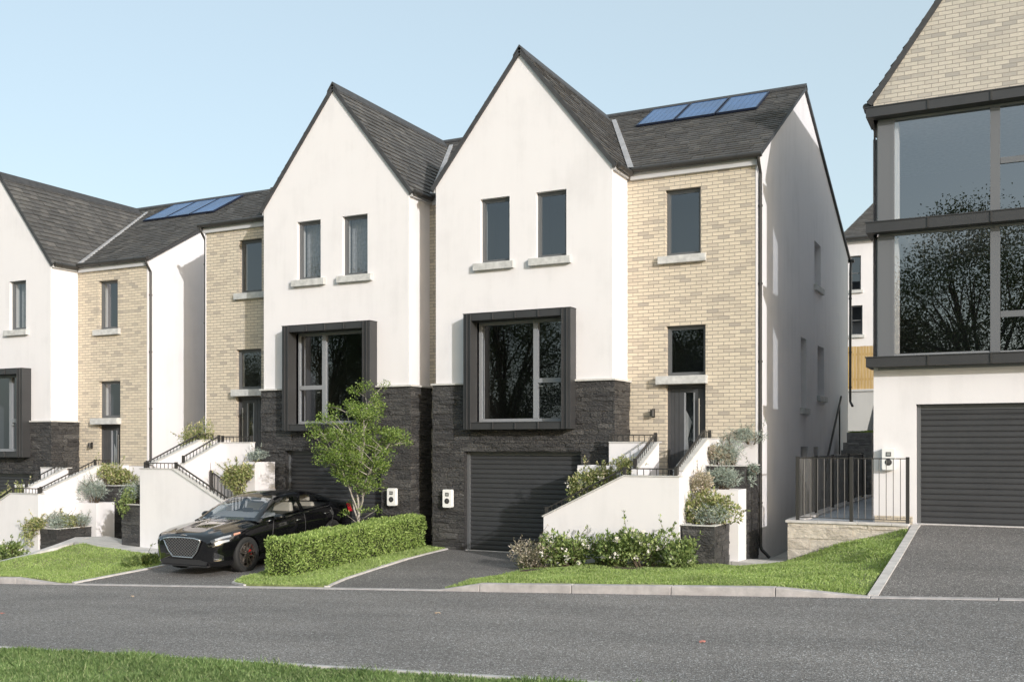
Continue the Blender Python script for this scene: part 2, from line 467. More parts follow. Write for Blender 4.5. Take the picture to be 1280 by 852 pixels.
def patch(name, poly, zfun, step, material, label, cat, skirt=.25, bump=0.0, kind='structure'):
    """sheet of ground inside polygon poly [(x,y)] with height zfun(x,y); returns the object and its triangles"""
    pts = [Vector(p) for p in poly]
    ed = []
    dense = []
    for i in range(len(poly)):
        a, b = Vector(poly[i]), Vector(poly[(i+1) % len(poly)])
        k = max(1, int((b-a).length/step))
        dense += [a + (b-a)*j/k for j in range(k)]
    n0 = len(dense)
    edges = [(i, (i+1) % n0) for i in range(n0)]
    pd = [tuple(p) for p in dense]
    x0, x1 = min(p[0] for p in poly), max(p[0] for p in poly); y0, y1 = min(p[1] for p in poly), max(p[1] for p in poly)
    x = x0+step/2
    while x < x1:
        y = y0+step/2
        while y < y1:
            if inside(pd, x, y) and min((x-p[0])**2+(y-p[1])**2 for p in pd) > (step*.45)**2: dense.append(Vector((x, y)))
            y += step
        x += step
    vs, es, fs = delaunay_2d_cdt(dense, edges, [], 1, 1e-5)[:3]
    V = []
    for i, p in enumerate(vs):
        z = zfun(p.x, p.y)
        if i >= n0 and bump: z += bump*math.sin(p.x*2.3+p.y*1.1)*math.cos(p.y*1.9-p.x*.7)
        V.append((p.x, p.y, z))
    F = [tuple(f) for f in fs]
    mb = MB(); mb.add(V, F)
    if skirt:
        for i in range(n0):
            a, b = V[i], V[(i+1) % n0]
            mb.poly([a, (a[0],a[1],a[2]-skirt), (b[0],b[1],b[2]-skirt), b])
    o = mb.build(name, material, fix=False)
    tag(o, label, cat, kind=kind)
    return V, F

GRASS_V = []
def grow(V, F, density, h, w, lean=.5):
    V = np.array(V); T = []
    for f in F:
        for k in range(1, len(f)-1): T.append((f[0], f[k], f[k+1]))
    T = np.array(T)
    a, b, c = V[T[:,0]], V[T[:,1]], V[T[:,2]]
    ar = .5*np.abs((b[:,0]-a[:,0])*(c[:,1]-a[:,1])-(b[:,1]-a[:,1])*(c[:,0]-a[:,0]))
    n = int(ar.sum()*density)
    t = RNG.choice(len(T), n, p=ar/ar.sum())
    r1 = np.sqrt(RNG.random(n))[:,None]; r2 = RNG.random(n)[:,None]
    p = a[t]*(1-r1)+b[t]*(r1*(1-r2))+c[t]*(r1*r2)
    # clumpy height
    cl = .75+.35*np.sin(p[:,0]*5.1+1.7*np.sin(p[:,1]*3.3))*np.sin(p[:,1]*4.7+p[:,0]*1.3)
    H = (h*(.55+.8*RNG.random(n))*cl)[:,None]
    th = RNG.random(n)*2*np.pi
    side = np.stack([np.cos(th), np.sin(th), np.zeros(n)], 1)*(w*(.7+.6*RNG.random(n)))[:,None]*.5
    ln = RNG.normal(size=(n,3))*lean; ln[:,2] = 0
    tip = p + np.stack([np.zeros(n)]*2+[np.ones(n)], 1)*H + ln*H
    mid = p + (tip-p)*.55 + np.stack([np.zeros(n)]*2+[np.ones(n)], 1)*H*.12
    return np.stack([p-side, p+side, mid+side*.7, tip, mid-side*.7], 1).reshape(-1,3)

def blades(name, V, label, m='grass_far'):
    F = np.arange(len(V)).reshape(-1, 5)
    tag(np_mesh(name, V, F, M[m]), label, 'grass', kind='stuff')

# near lawn, bottom left of the picture
nl = [(-30, -1.5), (6, -1.5), (6, 8.14), (-30, 8.14)]
V, F = patch('lawn', nl, lambda x, y: zr(x)+.02+.02*math.sin(x*.9)*math.sin(y*1.3) + .05*smooth((8.1-y)/2), .8, M['soil'], 'green mown lawn on the near side of the road', 'lawn')
near = [f for f in F if all(-14.5 < V[i][0] < -.5 and V[i][1] > 3.6 for i in f)]
far = [f for f in F if f not in set(near)]
B = np.concatenate([grow(V, near, 3600, .045, .009), grow(V, near, 260, .085, .008)])
blades('grass', B, 'grass blades of the near lawn along the road edge', 'grass')
mb = MB()
for i in range(-20, 4):
    x0, x1 = i*1.5, i*1.5+1.494
    mb.hexa([(x0,8.13,zr(x0)-.1),(x1,8.13,zr(x1)-.1),(x1,8.25,zr(x1)-.1),(x0,8.25,zr(x0)-.1)], [(x0,8.13,zr(x0)+.035),(x1,8.13,zr(x1)+.035),(x1,8.25,zr(x1)+.02),(x0,8.25,zr(x0)+.02)])
tag(mb.build('kerb', M['edging'], fix=False, bevel=.008), 'narrow pale concrete kerb between near lawn and road', 'kerb', kind='structure')

# kerb units along the houses' side
KH = .125
def kerb_h(x):
    """upstand of the far kerb above the road: dropped at the drives"""
    if x > -1.72: return .012
    if x > -2.95: return lerp(.012, KH, (-1.72-x)/1.23)
    if x > -7.55: return KH
    if x > -8.35: return lerp(.012, KH, (x+8.35)/.8)
    if x > -17.2: return .012
    if x > -18.4: return lerp(.012, KH, (-17.2-x)/1.2)
    if x > -23.2: return KH
    if x > -24.4: return lerp(.012, KH, (x+24.4)/1.2)
    return .012
mb = MB()
cuts = [-40, -24.4, -23.2, -21.6, -20.0, -18.4, -17.2, -15.5, -13.9, -12.3, -10.7, -9.2, -8.35, -7.55, -5.98, -4.43, -2.95, -1.72, -.2, 1.4, 3.0, 4.6, 12]
for x0, x1 in zip(cuts[:-1], cuts[1:]):
    x0 += .004; x1 -= .004
    a0, a1 = zr(x0), zr(x1); h0, h1 = kerb_h(x0), kerb_h(x1)
    mb.hexa([(x0,13.9,a0-.15),(x1,13.9,a1-.15),(x1,14.05,a1-.15),(x0,14.05,a0-.15)],
            [(x0,13.91,a0+h0),(x1,13.91,a1+h1),(x1,14.05,a1+h1+.004),(x0,14.05,a0+h0+.004)])
tag(mb.build('kerb', M['kerb'], fix=False, bevel=.012), 'pale concrete kerb units in front of the houses, dropped at the driveways', 'kerb', kind='structure')

def edge_strip(path, w, name, label, h=.018):
    mb = MB()
    L, R_ = [], []
    for i, p in enumerate(path):
        a = Vector(path[max(0,i-1)][:2]); b = Vector(path[min(len(path)-1,i+1)][:2])
        d = (b-a).normalized(); nrm = Vector((-d.y, d.x))*w/2
        L.append((p[0]+nrm.x, p[1]+nrm.y, p[2]+h)); R_.append((p[0]-nrm.x, p[1]-nrm.y, p[2]+h))
    for i in range(len(path)-1):
        t = [R_[i], R_[i+1], L[i+1], L[i]]
        b = [(x,y,z-.14) for x,y,z in t]
        mb.hexa(b, t)
    return tag(mb.build(name, M['edging'], fix=True), label, 'kerb', kind='structure')

# driveways -----------------------------------------------------------
isl = [(-10.62,14.07),(-10.75,14.35),(-10.98,15.1),(-11.2,16.4),(-11.4,17.8),(-11.58,19.76)]          # island, right edge
isl_l = [(-13.24,19.76),(-13.26,17.5),(-13.28,15.6),(-13.24,14.9),(-12.95,14.35),(-12.45,14.10)]      # island, left edge round the tip
def zd1(x, y): return lerp(zr(x)+.006, -2.385, (y-14.05)/4.5)
d1 = [(-10.62,14.05),(-8.30,14.05),(-8.24,17.7),(-8.22,20.0),(-11.58,20.0)] + [p for p in reversed(isl[1:])]
patch('driveway', d1, zd1, .8, M['asphalt_drive'], 'dark asphalt driveway in front of the middle right garage', 'driveway')
def zd2(x, y): return lerp(zr(x)+.006, -2.385, (y-14.05)/5.2)
d2 = [(-16.82,14.05),(-12.45,14.05)] + list(reversed(isl_l)) + [(-13.24,20.0),(-16.25,20.0),(-16.27,17.7),(-16.4,15.8)]
d2 = [(-16.82,14.05),(-12.5,14.05)] + [p for p in reversed(isl_l)] + [(-13.24,20.0),(-16.25,20.0),(-16.27,17.7),(-16.4,15.8)]
patch('driveway', d2, zd2, .8, M['asphalt_drive'], 'dark asphalt driveway under the black saloon car', 'driveway')
def zd0(x, y): return lerp(zr(x)+.006, -1.474, (y-14.05)/5.6)
patch('driveway', [(-1.66,14.05),(9,14.05),(9,20.3),(-1.60,20.3)], zd0, 1.0, M['asphalt_drive'], 'sloping asphalt driveway in front of the glazed house garage', 'driveway')
def zd3(x, y): return lerp(zr(x)+.006, -3.085, (y-14.05)/5.0)
patch('driveway', [(-34,14.05),(-24.3,14.05),(-25.2,17.7),(-25.3,20.0),(-34,20.0)], zd3, 1.0, M['asphalt_drive'], 'asphalt driveway of the far left house', 'driveway')

edge_strip([(-1.70,14.05,zd0(-1.7,14.05)), (-1.66,16.5,zd0(-1.6,16.5)), (-1.63,19.75,zd0(-1.6,19.75))], .13, 'kerb', 'pale edging strip along the sloping driveway of the glazed house', .022)
edge_strip([(x,y,zd1(x,y)) for x,y in isl], .10, 'kerb', 'white edging strip curving along the hedge side of the empty driveway', .03)
edge_strip([(x,y,zd2(x,y)) for x,y in isl_l], .10, 'kerb', 'white edging strip rounding the tip of the hedge island', .03)
edge_strip([(-16.90,14.08,zd2(-16.8,14.08)),(-16.48,15.8,zd2(-16.4,15.8)),(-16.36,17.7,zd2(-16.3,17.7))], .10, 'kerb', 'white edging strip between left lawn and the car driveway', .02)
edge_strip([(-11.1,19.83,-2.385),(-8.25,19.83,-2.385)], .06, 'kerb', 'pale threshold strip under the garage door nearest the hedge', .014)
edge_strip([(-1.62,20.0,-1.474),(4,20.0,-1.474)], .08, 'kerb', 'pale threshold strip under the glazed house garage door', .014)

# hedge island lawn
ip = isl + isl_l
zi = lambda x, y: lerp(zr(x)+.04, -2.345, (y-14.05)/5)
V, F = patch('lawn', ip, zi, .45, M['soil'], 'narrow strip of lawn under the clipped hedge', 'lawn', .2, .01)
B2 = grow(V, F, 2200, .04, .014)
# lawn in front of the right hand steps
la = [(-8.30,14.06),(-1.80,14.06),(-1.74,17.0),(-1.73,19.20),(-2.5,19.20),(-3.88,19.20),(-4.0,18.75),(-4.7,18.3),(-5.3,17.8),(-8.2,17.75)]
za = idw([(-8.3,14.1,zr(-8.3)+.02),(-7.5,14.1,zr(-7.5)+.125),(-6,14.1,zr(-6)+.125),(-4.4,14.1,zr(-4.4)+.125),(-3,14.1,zr(-3)+.125),(-1.8,14.1,zr(-1.8)+.02),
          (-8.3,16,-2.34),(-8.2,17.7,-2.36),(-6.5,17.7,-2.24),(-5.2,17.8,-2.19),(-4.5,18.3,-2.24),(-4.1,18.75,-2.24),(-3.88,19.2,-2.20),(-3.35,19.2,-2.02),(-2.8,19.2,-1.84),(-2.3,19.2,-1.67),(-1.75,19.2,-1.50),(-3.6,18.4,-2.12),(-2.9,18.4,-1.93),(-2.3,18.4,-1.76),
          (-1.75,17.2,zd0(-1.7,17.2)-.01),(-1.75,18.3,zd0(-1.7,18.3)-.01),(-1.77,15.6,zd0(-1.7,15.6)-.01),(-4,16.2,-2.10),(-6,16.2,-2.2),(-3,17.2,-2.0),(-3.9,17.4,-2.13),(-2.4,16.2,-1.97)])
V, F = patch('lawn', la, za, .4, M['soil'], 'sloping lawn behind the raised kerb beside the glazed house drive', 'lawn', .35, .012)
LAWN_A = za
B3 = grow(V, F, 2200, .04, .014)
# left lawn
lb = [(-24.3,14.06),(-17.0,14.06),(-16.55,15.8),(-16.45,16.9),(-18.3,17.1),(-20.3,17.2),(-21.1,16.5),(-21.6,15.8),(-24.2,14.8)]
zb = idw([(-24.3,14.1,zr(-24.3)+.03),(-22,14.1,zr(-22)+.125),(-20,14.1,zr(-20)+.125),(-18.4,14.1,zr(-18.4)+.125),(-17,14.1,zr(-17)+.02),
          (-16.5,15.8,-2.64),(-16.45,16.9,-2.59),(-18.3,17.1,-2.53),(-19.3,17.15,-2.47),(-20.3,17.2,-2.41),(-20.8,16.7,-2.55),(-21.1,16.3,-2.68),(-21.6,15.8,-2.86),(-24.2,14.8,-3.02),(-19.5,16.2,-2.60),(-18,16.2,-2.62),(-20.3,16.2,-2.62),(-19.5,15.2,-2.80),(-18,15.2,-2.74)])
V, F = patch('lawn', lb, zb, .45, M['soil'], 'sloping lawn left of the black car', 'lawn', .35, .012)
B4 = grow(V, F, 1700, .042, .016)
blades('grass', np.concatenate([B2, B3, B4]), 'short grass blades on the lawns in front of the houses')

# paving by the left steps, strip beside it, low path between right house and platform
patch('path', [(-16.35,16.9),(-16.30,17.9),(-18.8,17.9),(-21.3,18.85),(-21.6,18.3),(-20.75,17.3),(-20.3,17.2),(-18.3,17.1)], idw([(-16.4,17,-2.57),(-18.5,17.3,-2.51),(-20.3,17.2,-2.40),(-22,18.5,-2.40),(-18.8,17.8,-2.49)]), .8, M['paving'], 'pale paved path at the foot of the left steps', 'path', .06)
edge_strip([(-21.75,15.75,-2.86),(-21.25,16.4,-2.68),(-20.85,17.1,-2.46),(-21.4,18.1,-2.405)], .34, 'path', 'pale paved strip climbing beside the left lawn', .03)
patch('path', [(-5.45,18.9),(-4.0,18.7),(-3.89,19.3),(-3.89,33),(-4.74,33),(-4.74,20.75),(-5.45,20.7)], lambda x, y: lerp(-2.21, -2.46, (y-19.4)/2.5), .8, M['paving'], 'pale paved path running back beside the right gable wall', 'path')
patch('path', [(-3.62,19.4),(-2.44,19.4),(-2.44,30),(-3.62,30)], lambda x, y: -1.472, .9, M['paving_blue'], 'blue grey paved terrace behind the railing', 'path', .1)
# bare soil beds
patch('soil_bed', [(-8.15,16.55),(-5.2,16.75),(-5.35,17.7),(-8.2,17.72)], lambda x, y: za(x, y)+.018, .4, M['dirt'], 'bare soil bed under the flowering shrubs', 'soil', .1)
# fallen leaves on the road
for i, (x, y, c, lab) in enumerate([(-7.0, 11.7, 0, 'pale fallen leaf on the road in front of the empty driveway'), (-2.95, 10.35, 1, 'small red fallen leaf lying alone on the right half of the road'), (-13.6, 12.55, 0, 'tiny pale fallen leaf on the road below the black car'), (-14.2, 10.5, 1, 'reddish brown fallen leaf on the road near the lower left lawn')]):
    mb = MB(); z = zr(x)
    pts = [(-.05,0,.006),(-.03,.025,.018),(.0,.035,.01),(.03,.02,.022),(.06,0,.008),(.03,-.022,.02),(0,-.032,.008),(-.03,-.022,.016)]
    a = i*1.3
    mb.poly([(x+px*math.cos(a)-py*math.sin(a), y+px*math.sin(a)+py*math.cos(a), z+pz) for px,py,pz in pts])
    tag(mb.build('fallen_leaf', simple('leaf_litter', [(.55,.40,.28),(.50,.19,.15)][c], .8), fix=False), lab, 'leaf')
# ------------------------------------------------------------------ shared building pieces
def Tm(T):
    return T if T else (1, 0, 0)

def slates(mb, O, U, V, W, L, rng, expo=.185, wid=.27, thick=.026):
    """slates on the plane O + u*U + v*V, courses along U, butts facing down slope"""
    O, U, V = Vector(O), Vector(U).normalized(), Vector(V).normalized()
    Nn = U.cross(V).normalized()
    if Nn.z < 0: Nn = -Nn
    rows = int(math.ceil(L/expo))
    for r in range(rows):
        v0 = r*expo; v1 = min(L, v0+expo*1.12)
        u = -(r % 2)*wid*.5 - rng.random()*.03
        while u < W:
            w = wid*(.86+.28*rng.random())
            a, b = max(0, u+.002), min(W, u+w-.002)
            u += w
            if b-a < .02: continue
            t = thick*(.75+.6*rng.random()); dv = (rng.random()-.5)*.012
            p = [O+U*a+V*(v0+dv)+Nn*t, O+U*b+V*(v0+dv)+Nn*(t+(rng.random()-.5)*.003), O+U*b+V*v1+Nn*.002, O+U*a+V*v1+Nn*.002]
            q = [O+U*a+V*(v0+dv), O+U*b+V*(v0+dv)]
            mb.add([tuple(x) for x in p+q], [(0,1,2,3),(4,5,1,0)])

def stones(mb, y, x0, x1, z0, z1, rng, holes=(), axis='y', sgn=1, rough=.034, rows=(.065,.135), lens=(.16,.55)):
    """split-face stones proud of plane y (facing -Y; axis 'x': plane x facing sgn*X, u along Y)"""
    z = z0
    while z < z1-.01:
        h = rows[0]+(rows[1]-rows[0])*rng.random()
        if z1-(z+h) < .05: h = z1-z
        for bz in sorted(q for hh in holes for q in hh[2:4]):
            if z+.004 < bz < z+h+.03: h = bz-z; break
        cut = sorted(c for hh in holes if hh[2] < z+h and hh[3] > z for c in hh[:2])
        u = x0
        while u < x1-.005:
            w = lens[0]+(lens[1]-lens[0])*rng.random()**1.3
            b = min(x1, u+w)
            if x1-b < .06: b = x1
            a = u; u = b
            segs = [(a, b)]
            for hh in holes:
                ns = []
                for s0, s1 in segs:
                    if hh[2] < z+h-.004 and hh[3] > z+.004 and hh[0] < s1 and hh[1] > s0:
                        if hh[0] > s0+.01: ns.append((s0, hh[0]))
                        if hh[1] < s1-.01: ns.append((hh[1], s1))
                    else: ns.append((s0, s1))
                segs = ns
            for s0, s1 in segs:
                zz0, zz1 = z+.002, z+h-.002
                for hh in holes:
                    if hh[0] < s1-.004 and hh[1] > s0+.004:
                        if hh[3] > zz0 and hh[3] < zz1: zz0 = hh[3]
                        if hh[2] < zz1 and hh[2] > zz0: zz1 = hh[2]
                if zz1-zz0 < .012: continue
                split = h > .085 and rng.random() < .35 and not cut
                for (q0, q1) in ([(zz0, (zz0+zz1)/2-.001), ((zz0+zz1)/2+.001, zz1)] if split else [(zz0, zz1)]):
                    d = rough*(.25+.9*rng.random())
                    t = [d*(.75+.5*rng.random()) for _ in range(5)]
                    uc, zc = (s0+s1)/2+(rng.random()-.5)*.3*(s1-s0), (q0+q1)/2
                    if axis == 'y': P = lambda uu, zz, dd: (uu, y-dd, zz)
                    else: P = lambda uu, zz, dd: (y+sgn*dd, uu, zz)
                    e = .0015
                    vs = [P(s0+e,q0,0),P(s1-e,q0,0),P(s1-e,q1,0),P(s0+e,q1,0),P(s0+e,q0,t[0]),P(s1-e,q0,t[1]),P(s1-e,q1,t[2]),P(s0+e,q1,t[3]),P(uc,zc,t[4]*(.7+.9*rng.random())+.004)]
                    fs = [(0,1,5,4),(1,2,6,5),(2,3,7,6),(3,0,4,7),(4,5,8),(5,6,8),(6,7,8),(7,4,8)]
                    if axis == 'x' and sgn > 0 or axis == 'y': pass
                    else: fs = [tuple(reversed(f)) for f in fs]
                    mb.add(vs, fs)
        z += h

def window(house, T, x0, x1, z0, z1, yw, sill=True, curtain=False, fw=.055, rec=.10, split=None, label=None, fmat='frame', deep=.9):
    """casement set in a Y-facing wall at yw; frame > pane, sill, window_lining"""
    mb = MB(T); y0, y1 = yw+rec, yw+rec+.07
    e = .003
    mb.box(x0+e, x0+fw, y0, y1, z0+e, z1-e); mb.box(x1-fw, x1-e, y0, y1, z0+e, z1-e)
    mb.box(x0+fw, x1-fw, y0, y1, z0+e, z0+fw); mb.box(x0+fw, x1-fw, y0, y1, z1-fw, z1-e)
    # opening sash edge
    s = .022
    mb.box(x0+fw, x0+fw+s, y0+.018, y1, z0+fw, z1-fw); mb.box(x1-fw-s, x1-fw, y0+.018, y1, z0+fw, z1-fw)
    mb.box(x0+fw+s, x1-fw-s, y0+.018, y1, z0+fw, z0+fw+s); mb.box(x0+fw+s, x1-fw-s, y0+.018, y1, z1-fw-s, z1-fw)
    w = mb.build('window', M[fmat], house)
    if label: w['label'] = label
    p = MB(T); p.poly([(x0+fw, y0+.04, z0+fw), (x1-fw, y0+.04, z0+fw), (x1-fw, y0+.04, z1-fw), (x0+fw, y0+.04, z1-fw)])
    p.build('pane', M['pane'], w, fix=False)
    if sill:
        q = MB(T); q.hexa([(x0-.20,yw-.10,z0-.175),(x1+.10,yw-.10,z0-.175),(x1+.10,yw+.11,z0-.175),(x0-.20,yw+.11,z0-.175)] if False else
                          [(x0-.15,yw-.10,z0-.17),(x1+.12,yw-.10,z0-.17),(x1+.12,yw-.001,z0-.17),(x0-.15,yw-.001,z0-.17)],
                          [(x0-.15,yw-.10,z0-.012),(x1+.12,yw-.10,z0-.012),(x1+.12,yw-.001,z0+.006),(x0-.15,yw-.001,z0+.006)])
        q.box(x0+.004, x1-.004, yw-.001, yw+rec, z0-.02, z0+.004)
        q.build('sill', M['sill'], w, bevel=.006)
    lining(w, T, x0, x1, z0, z1, y1+.005, deep, curtain)
    return w

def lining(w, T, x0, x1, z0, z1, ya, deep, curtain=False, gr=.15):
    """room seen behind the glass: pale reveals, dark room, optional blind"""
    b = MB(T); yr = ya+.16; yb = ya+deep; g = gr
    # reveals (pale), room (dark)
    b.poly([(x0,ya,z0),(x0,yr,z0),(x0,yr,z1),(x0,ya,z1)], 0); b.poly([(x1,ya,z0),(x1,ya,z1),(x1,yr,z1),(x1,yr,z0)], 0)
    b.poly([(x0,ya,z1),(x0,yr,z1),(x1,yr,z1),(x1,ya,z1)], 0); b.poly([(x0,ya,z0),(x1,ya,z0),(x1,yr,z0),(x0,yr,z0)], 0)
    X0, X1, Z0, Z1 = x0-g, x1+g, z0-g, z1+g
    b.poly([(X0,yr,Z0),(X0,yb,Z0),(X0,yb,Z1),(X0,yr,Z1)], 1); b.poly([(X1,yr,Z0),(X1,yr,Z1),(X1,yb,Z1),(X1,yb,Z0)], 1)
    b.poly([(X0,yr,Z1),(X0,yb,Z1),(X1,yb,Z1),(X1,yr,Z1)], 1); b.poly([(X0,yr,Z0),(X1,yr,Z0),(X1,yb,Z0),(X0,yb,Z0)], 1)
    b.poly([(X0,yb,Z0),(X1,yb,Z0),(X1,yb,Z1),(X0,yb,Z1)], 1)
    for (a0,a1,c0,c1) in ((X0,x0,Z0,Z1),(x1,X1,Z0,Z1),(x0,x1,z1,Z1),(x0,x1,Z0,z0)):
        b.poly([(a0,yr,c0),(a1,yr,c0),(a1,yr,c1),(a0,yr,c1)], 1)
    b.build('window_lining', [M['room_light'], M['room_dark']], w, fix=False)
    if curtain:
        c = MB(T); n = 22; ww = (x1-x0)*(.92 if curtain is True else curtain)
        xa = x1-ww
        pts = [(xa+ww*i/n, ya+.2+.007*math.sin(i*2.1)) for i in range(n+1)]
        for (p, q) in zip(pts[:-1], pts[1:]): c.poly([(p[0],p[1],z0-.05),(q[0],q[1],z0-.05),(q[0],q[1],z1+.05),(p[0],p[1],z1+.05)])
        c.build('curtain', M['curtain'], w, fix=False)

def garage_door(house, T, x0, x1, z0, z1, yw, rec=.16, fw=.07, label=None):
    """ribbed sectional door with its frame"""
    mb = MB(T); y = yw+rec
    n = 20; zt, zb = z1-.10, z0+.005; hh = (zt-zb)/n
    pr = []
    for i in range(n):
        a = zb+i*hh
        pr += [(y+.022, a), (y+.022, a+.012), (y+.004, a+.022), (y, a+hh*.45), (y+.002, a+hh-.014), (y+.012, a+hh-.002)]
    pr.append((y+.022, zt))
    for (p, q) in zip(pr[:-1], pr[1:]):
        mb.poly([(x0+fw, p[0], p[1]), (x1-.02, p[0], p[1]), (x1-.02, q[0], q[1]), (x0+fw, q[0], q[1])])
    d = mb.build('garage_door', M['garage'], house, fix=False)
    if label: d['label'] = label
    f = MB(T)
    f.box(x0+.002, x0+fw, y-.05, y+.05, z0, z1-.002); f.box(x1-.03, x1-.002, y-.05, y+.05, z0, z1-.002); f.box(x0+fw, x1-.03, y-.01, y+.05, zt, z1-.002)
    f.build('door_frame', M['frame'], d)
    return d

def gutter(house, T, p, q, r=.06, fasc=True):
    mb = MB(T); mb.tube([p, q], r, 10); 
    P, Q = Vector(p), Vector(q); n = int((Q-P).length/.9)
    for i in range(n+1):
        c = P+(Q-P)*((i+.3)/(n+1)); dd = (Q-P).normalized()*.015
        mb.tube([c-dd, c+dd], r+.008, 10)
    return mb.build('gutter', M['black_metal'], house)

def downpipe(house, T, path, r=.035, brackets=()):
    mb = MB(T); mb.tube(path, r, 10)
    for (x, y, z) in brackets: mb.tube([(x, y, z-.02), (x, y, z+.02)], r+.012, 10)
    return mb.build('downpipe', M['black_metal'], house, smooth=False)

# ------------------------------------------------------------------ the narrow gabled town house (three of them)
XGL, XGR, XBR, XPL = -11.878, -7.579, -4.755, -12.24
YG, YB, YK, YR = 19.8, 20.73, 33.16, 25.8
ZE, ZA, ZR, ZC = 5.914, 8.589, 8.88, 1.37
ZF = -2.385
GAR = (-11.13, -8.27, ZF, -.15)
BAYH = (-10.80, -8.60, .49, 2.73)
def town_house(T, label, seed, curtain, zbase, plinth=True):
    rng = random.Random(seed)
    k, ox, oz = T
    H = thing('town_house', (k*(-8.3)+ox, 21.0, ZF+oz), label, 'house', 'gabled town houses in the row')
    zb = ZF-.6
    XM = (XGL+XGR)/2
    upw = [(-10.721,-9.989,4.043,5.472), (-9.345,-8.625,4.043,5.472)]
    # white rendered walls
    mb = MB(T)
    wall_grid(mb, YG, XGL, XGR, zb, ZE, upw+[BAYH+(.35,), GAR], .17)
    mb.poly([(XGL,YG,ZE),(XGR,YG,ZE),(XM,YG,ZA)])
    mb.poly([(XGR,YG,zb),(XGR,YB,zb),(XGR,YB,ZE),(XGR,YG,ZE)])
    mb.poly([(XGL,YB,zb),(XGL,YG,zb),(XGL,YG,ZE),(XGL,YB,ZE)])
    # right hand gable wall with its narrow windows
    sw = [(27.25,28.22,4.2,5.37),(25.38,26.12,.9,2.65),(27.72,28.73,1.3,2.65),(25.38,26.34,-.95,-.06),(27.13,27.85,-.95,-.07)]
    wall_grid(mb, XBR, YB, YK, zb, ZE, sw, .24, axis='x')
    mb.poly([(XBR,YB,ZE),(XBR,YK,ZE),(XBR,YR,ZR)])
    mb.poly([(XPL,YK,zb),(XPL,YB,zb),(XPL,YB,ZE),(XPL,YR,ZR),(XPL,YK,ZE)])
    mb.poly([(XBR,YK,zb),(XPL,YK,zb),(XPL,YK,ZE),(XBR,YK,ZE)])
    mb.poly([(-5.49,YB-.003,zb),(XBR,YB-.003,zb),(XBR,YB-.003,.08),(-5.49,YB-.003,.08)])
    # white corner strip beside the brickwork
    mb.box(XBR-.035, XBR+.0, YB-.012, YB-.001, .08, ZE-.10)
    mb.build('wall', M['render'], H, fix=False)
    # side windows
    for i, (a, b, c, d) in enumerate(sw):
        f = MB(T); xx = XBR-.24; fw = .05
        f.box(xx-.05, xx+.02, a+.003, a+fw, c+.003, d-.003); f.box(xx-.05, xx+.02, b-fw, b-.003, c+.003, d-.003)
        f.box(xx-.05, xx+.02, a+fw, b-fw, c+.003, c+fw); f.box(xx-.05, xx+.02, a+fw, b-fw, d-fw, d-.003)
        w = f.build('window', M['frame'], H)
        p = MB(T); p.poly([(xx-.01,a+fw,c+fw),(xx-.01,b-fw,c+fw),(xx-.01,b-fw,d-fw),(xx-.01,a+fw,d-fw)]); p.build('pane', M['pane'], w, fix=False)
        r = MB(T); xa, xb = xx-.06, xx-.7
        r.poly([(xa,a,c),(xb,a,c),(xb,a,d),(xa,a,d)]); r.poly([(xa,b,c),(xa,b,d),(xb,b,d),(xb,b,c)]); r.poly([(xb,a,c),(xb,b,c),(xb,b,d),(xb,a,d)])
        r.poly([(xa,a,d),(xb,a,d),(xb,b,d),(xa,b,d)]); r.poly([(xa,a,c),(xa,b,c),(xb,b,c),(xb,a,c)])
        r.build('window_lining', M['room_dark'], w, fix=False)
        if i < 3:
            s = MB(T); s.box(XBR+.001, XBR+.09, a-.10, b+.08, c-.15, c); s.build('sill', M['sill'], w, bevel=.006)
    # brick front
    mb = MB(T)
    bw = [(-6.716,-5.945,4.02,5.428), (-6.698,-5.842,1.46,2.52)]
    door = (-6.698,-5.842,-.87,1.27)
    wall_grid(mb, YB, XGR, XBR, -.95, ZE, bw+[door+(.14,)], .13)
    wall_grid(mb, YB, XPL, XGL, zb, ZE)
    mb.build('brick_wall', M['brick'], H, fix=False)
    # dark stone base of the gable
    mb = MB(T)
    ho = [(BAYH[0]-.185,BAYH[1]+.195,BAYH[2]-.15,BAYH[3]+.2), GAR]
    stones(mb, YG-.006, XGL-.07, XGR+.07, zb+.2, ZC-.03, rng, ho)
    stones(mb, XGR+.035, YG-.03, YB-.002, zb+.2, ZC-.03, rng, (), 'x', 1)
    stones(mb, XGL-.035, YG-.03, YB-.002, zb+.2, ZC-.03, rng, (), 'x', -1)
    for sx in (GAR[0], GAR[1]):       # stone returns inside the garage opening
        mb.box(sx-(.0 if sx == GAR[0] else .012), sx+(.012 if sx == GAR[0] else .0), YG-.02, YG+.10, ZF, GAR[3])
    mb.box(GAR[0], GAR[1], YG-.02, YG+.10, GAR[3]-.012, GAR[3])
    mb.build('stone_cladding', M['stone'], H, fix=False)
    c = MB(T)
    xb0, xb1 = BAYH[0]-.19, BAYH[1]+.2
    c.box(XGL-.10, xb0, YG-.075, YG-.001, ZC-.03, ZC+.012); c.box(XGL-.10, XGL-.001, YG-.001, YB-.002, ZC-.03, ZC+.012); c.build('stone_capping', M['coping'], H, bevel=.004); c = MB(T); c.box(xb1, XGR+.10, YG-.075, YG-.001, ZC-.03, ZC+.012)
    c.box(XGR+.001, XGR+.10, YG-.001, YB-.002, ZC-.03, ZC+.012)
    c.build('stone_capping', M['coping'], H, bevel=.004)
    # windows
    for i, (a,b,cc,d) in enumerate(upw): window(H, T, a, b, cc, d, YG, True, curtain)
    window(H, T, *bw[0], YB, True, False)
    window(H, T, *bw[1], YB, False, False)
    # canopy slab over the door
    s = MB(T); s.box(-6.89,-5.795,YB-.17,YB-.001,1.275,1.45); s.build('door_canopy', M['sill'], H, bevel=.006)
    # front door
    d = MB(T); y = YB+.13
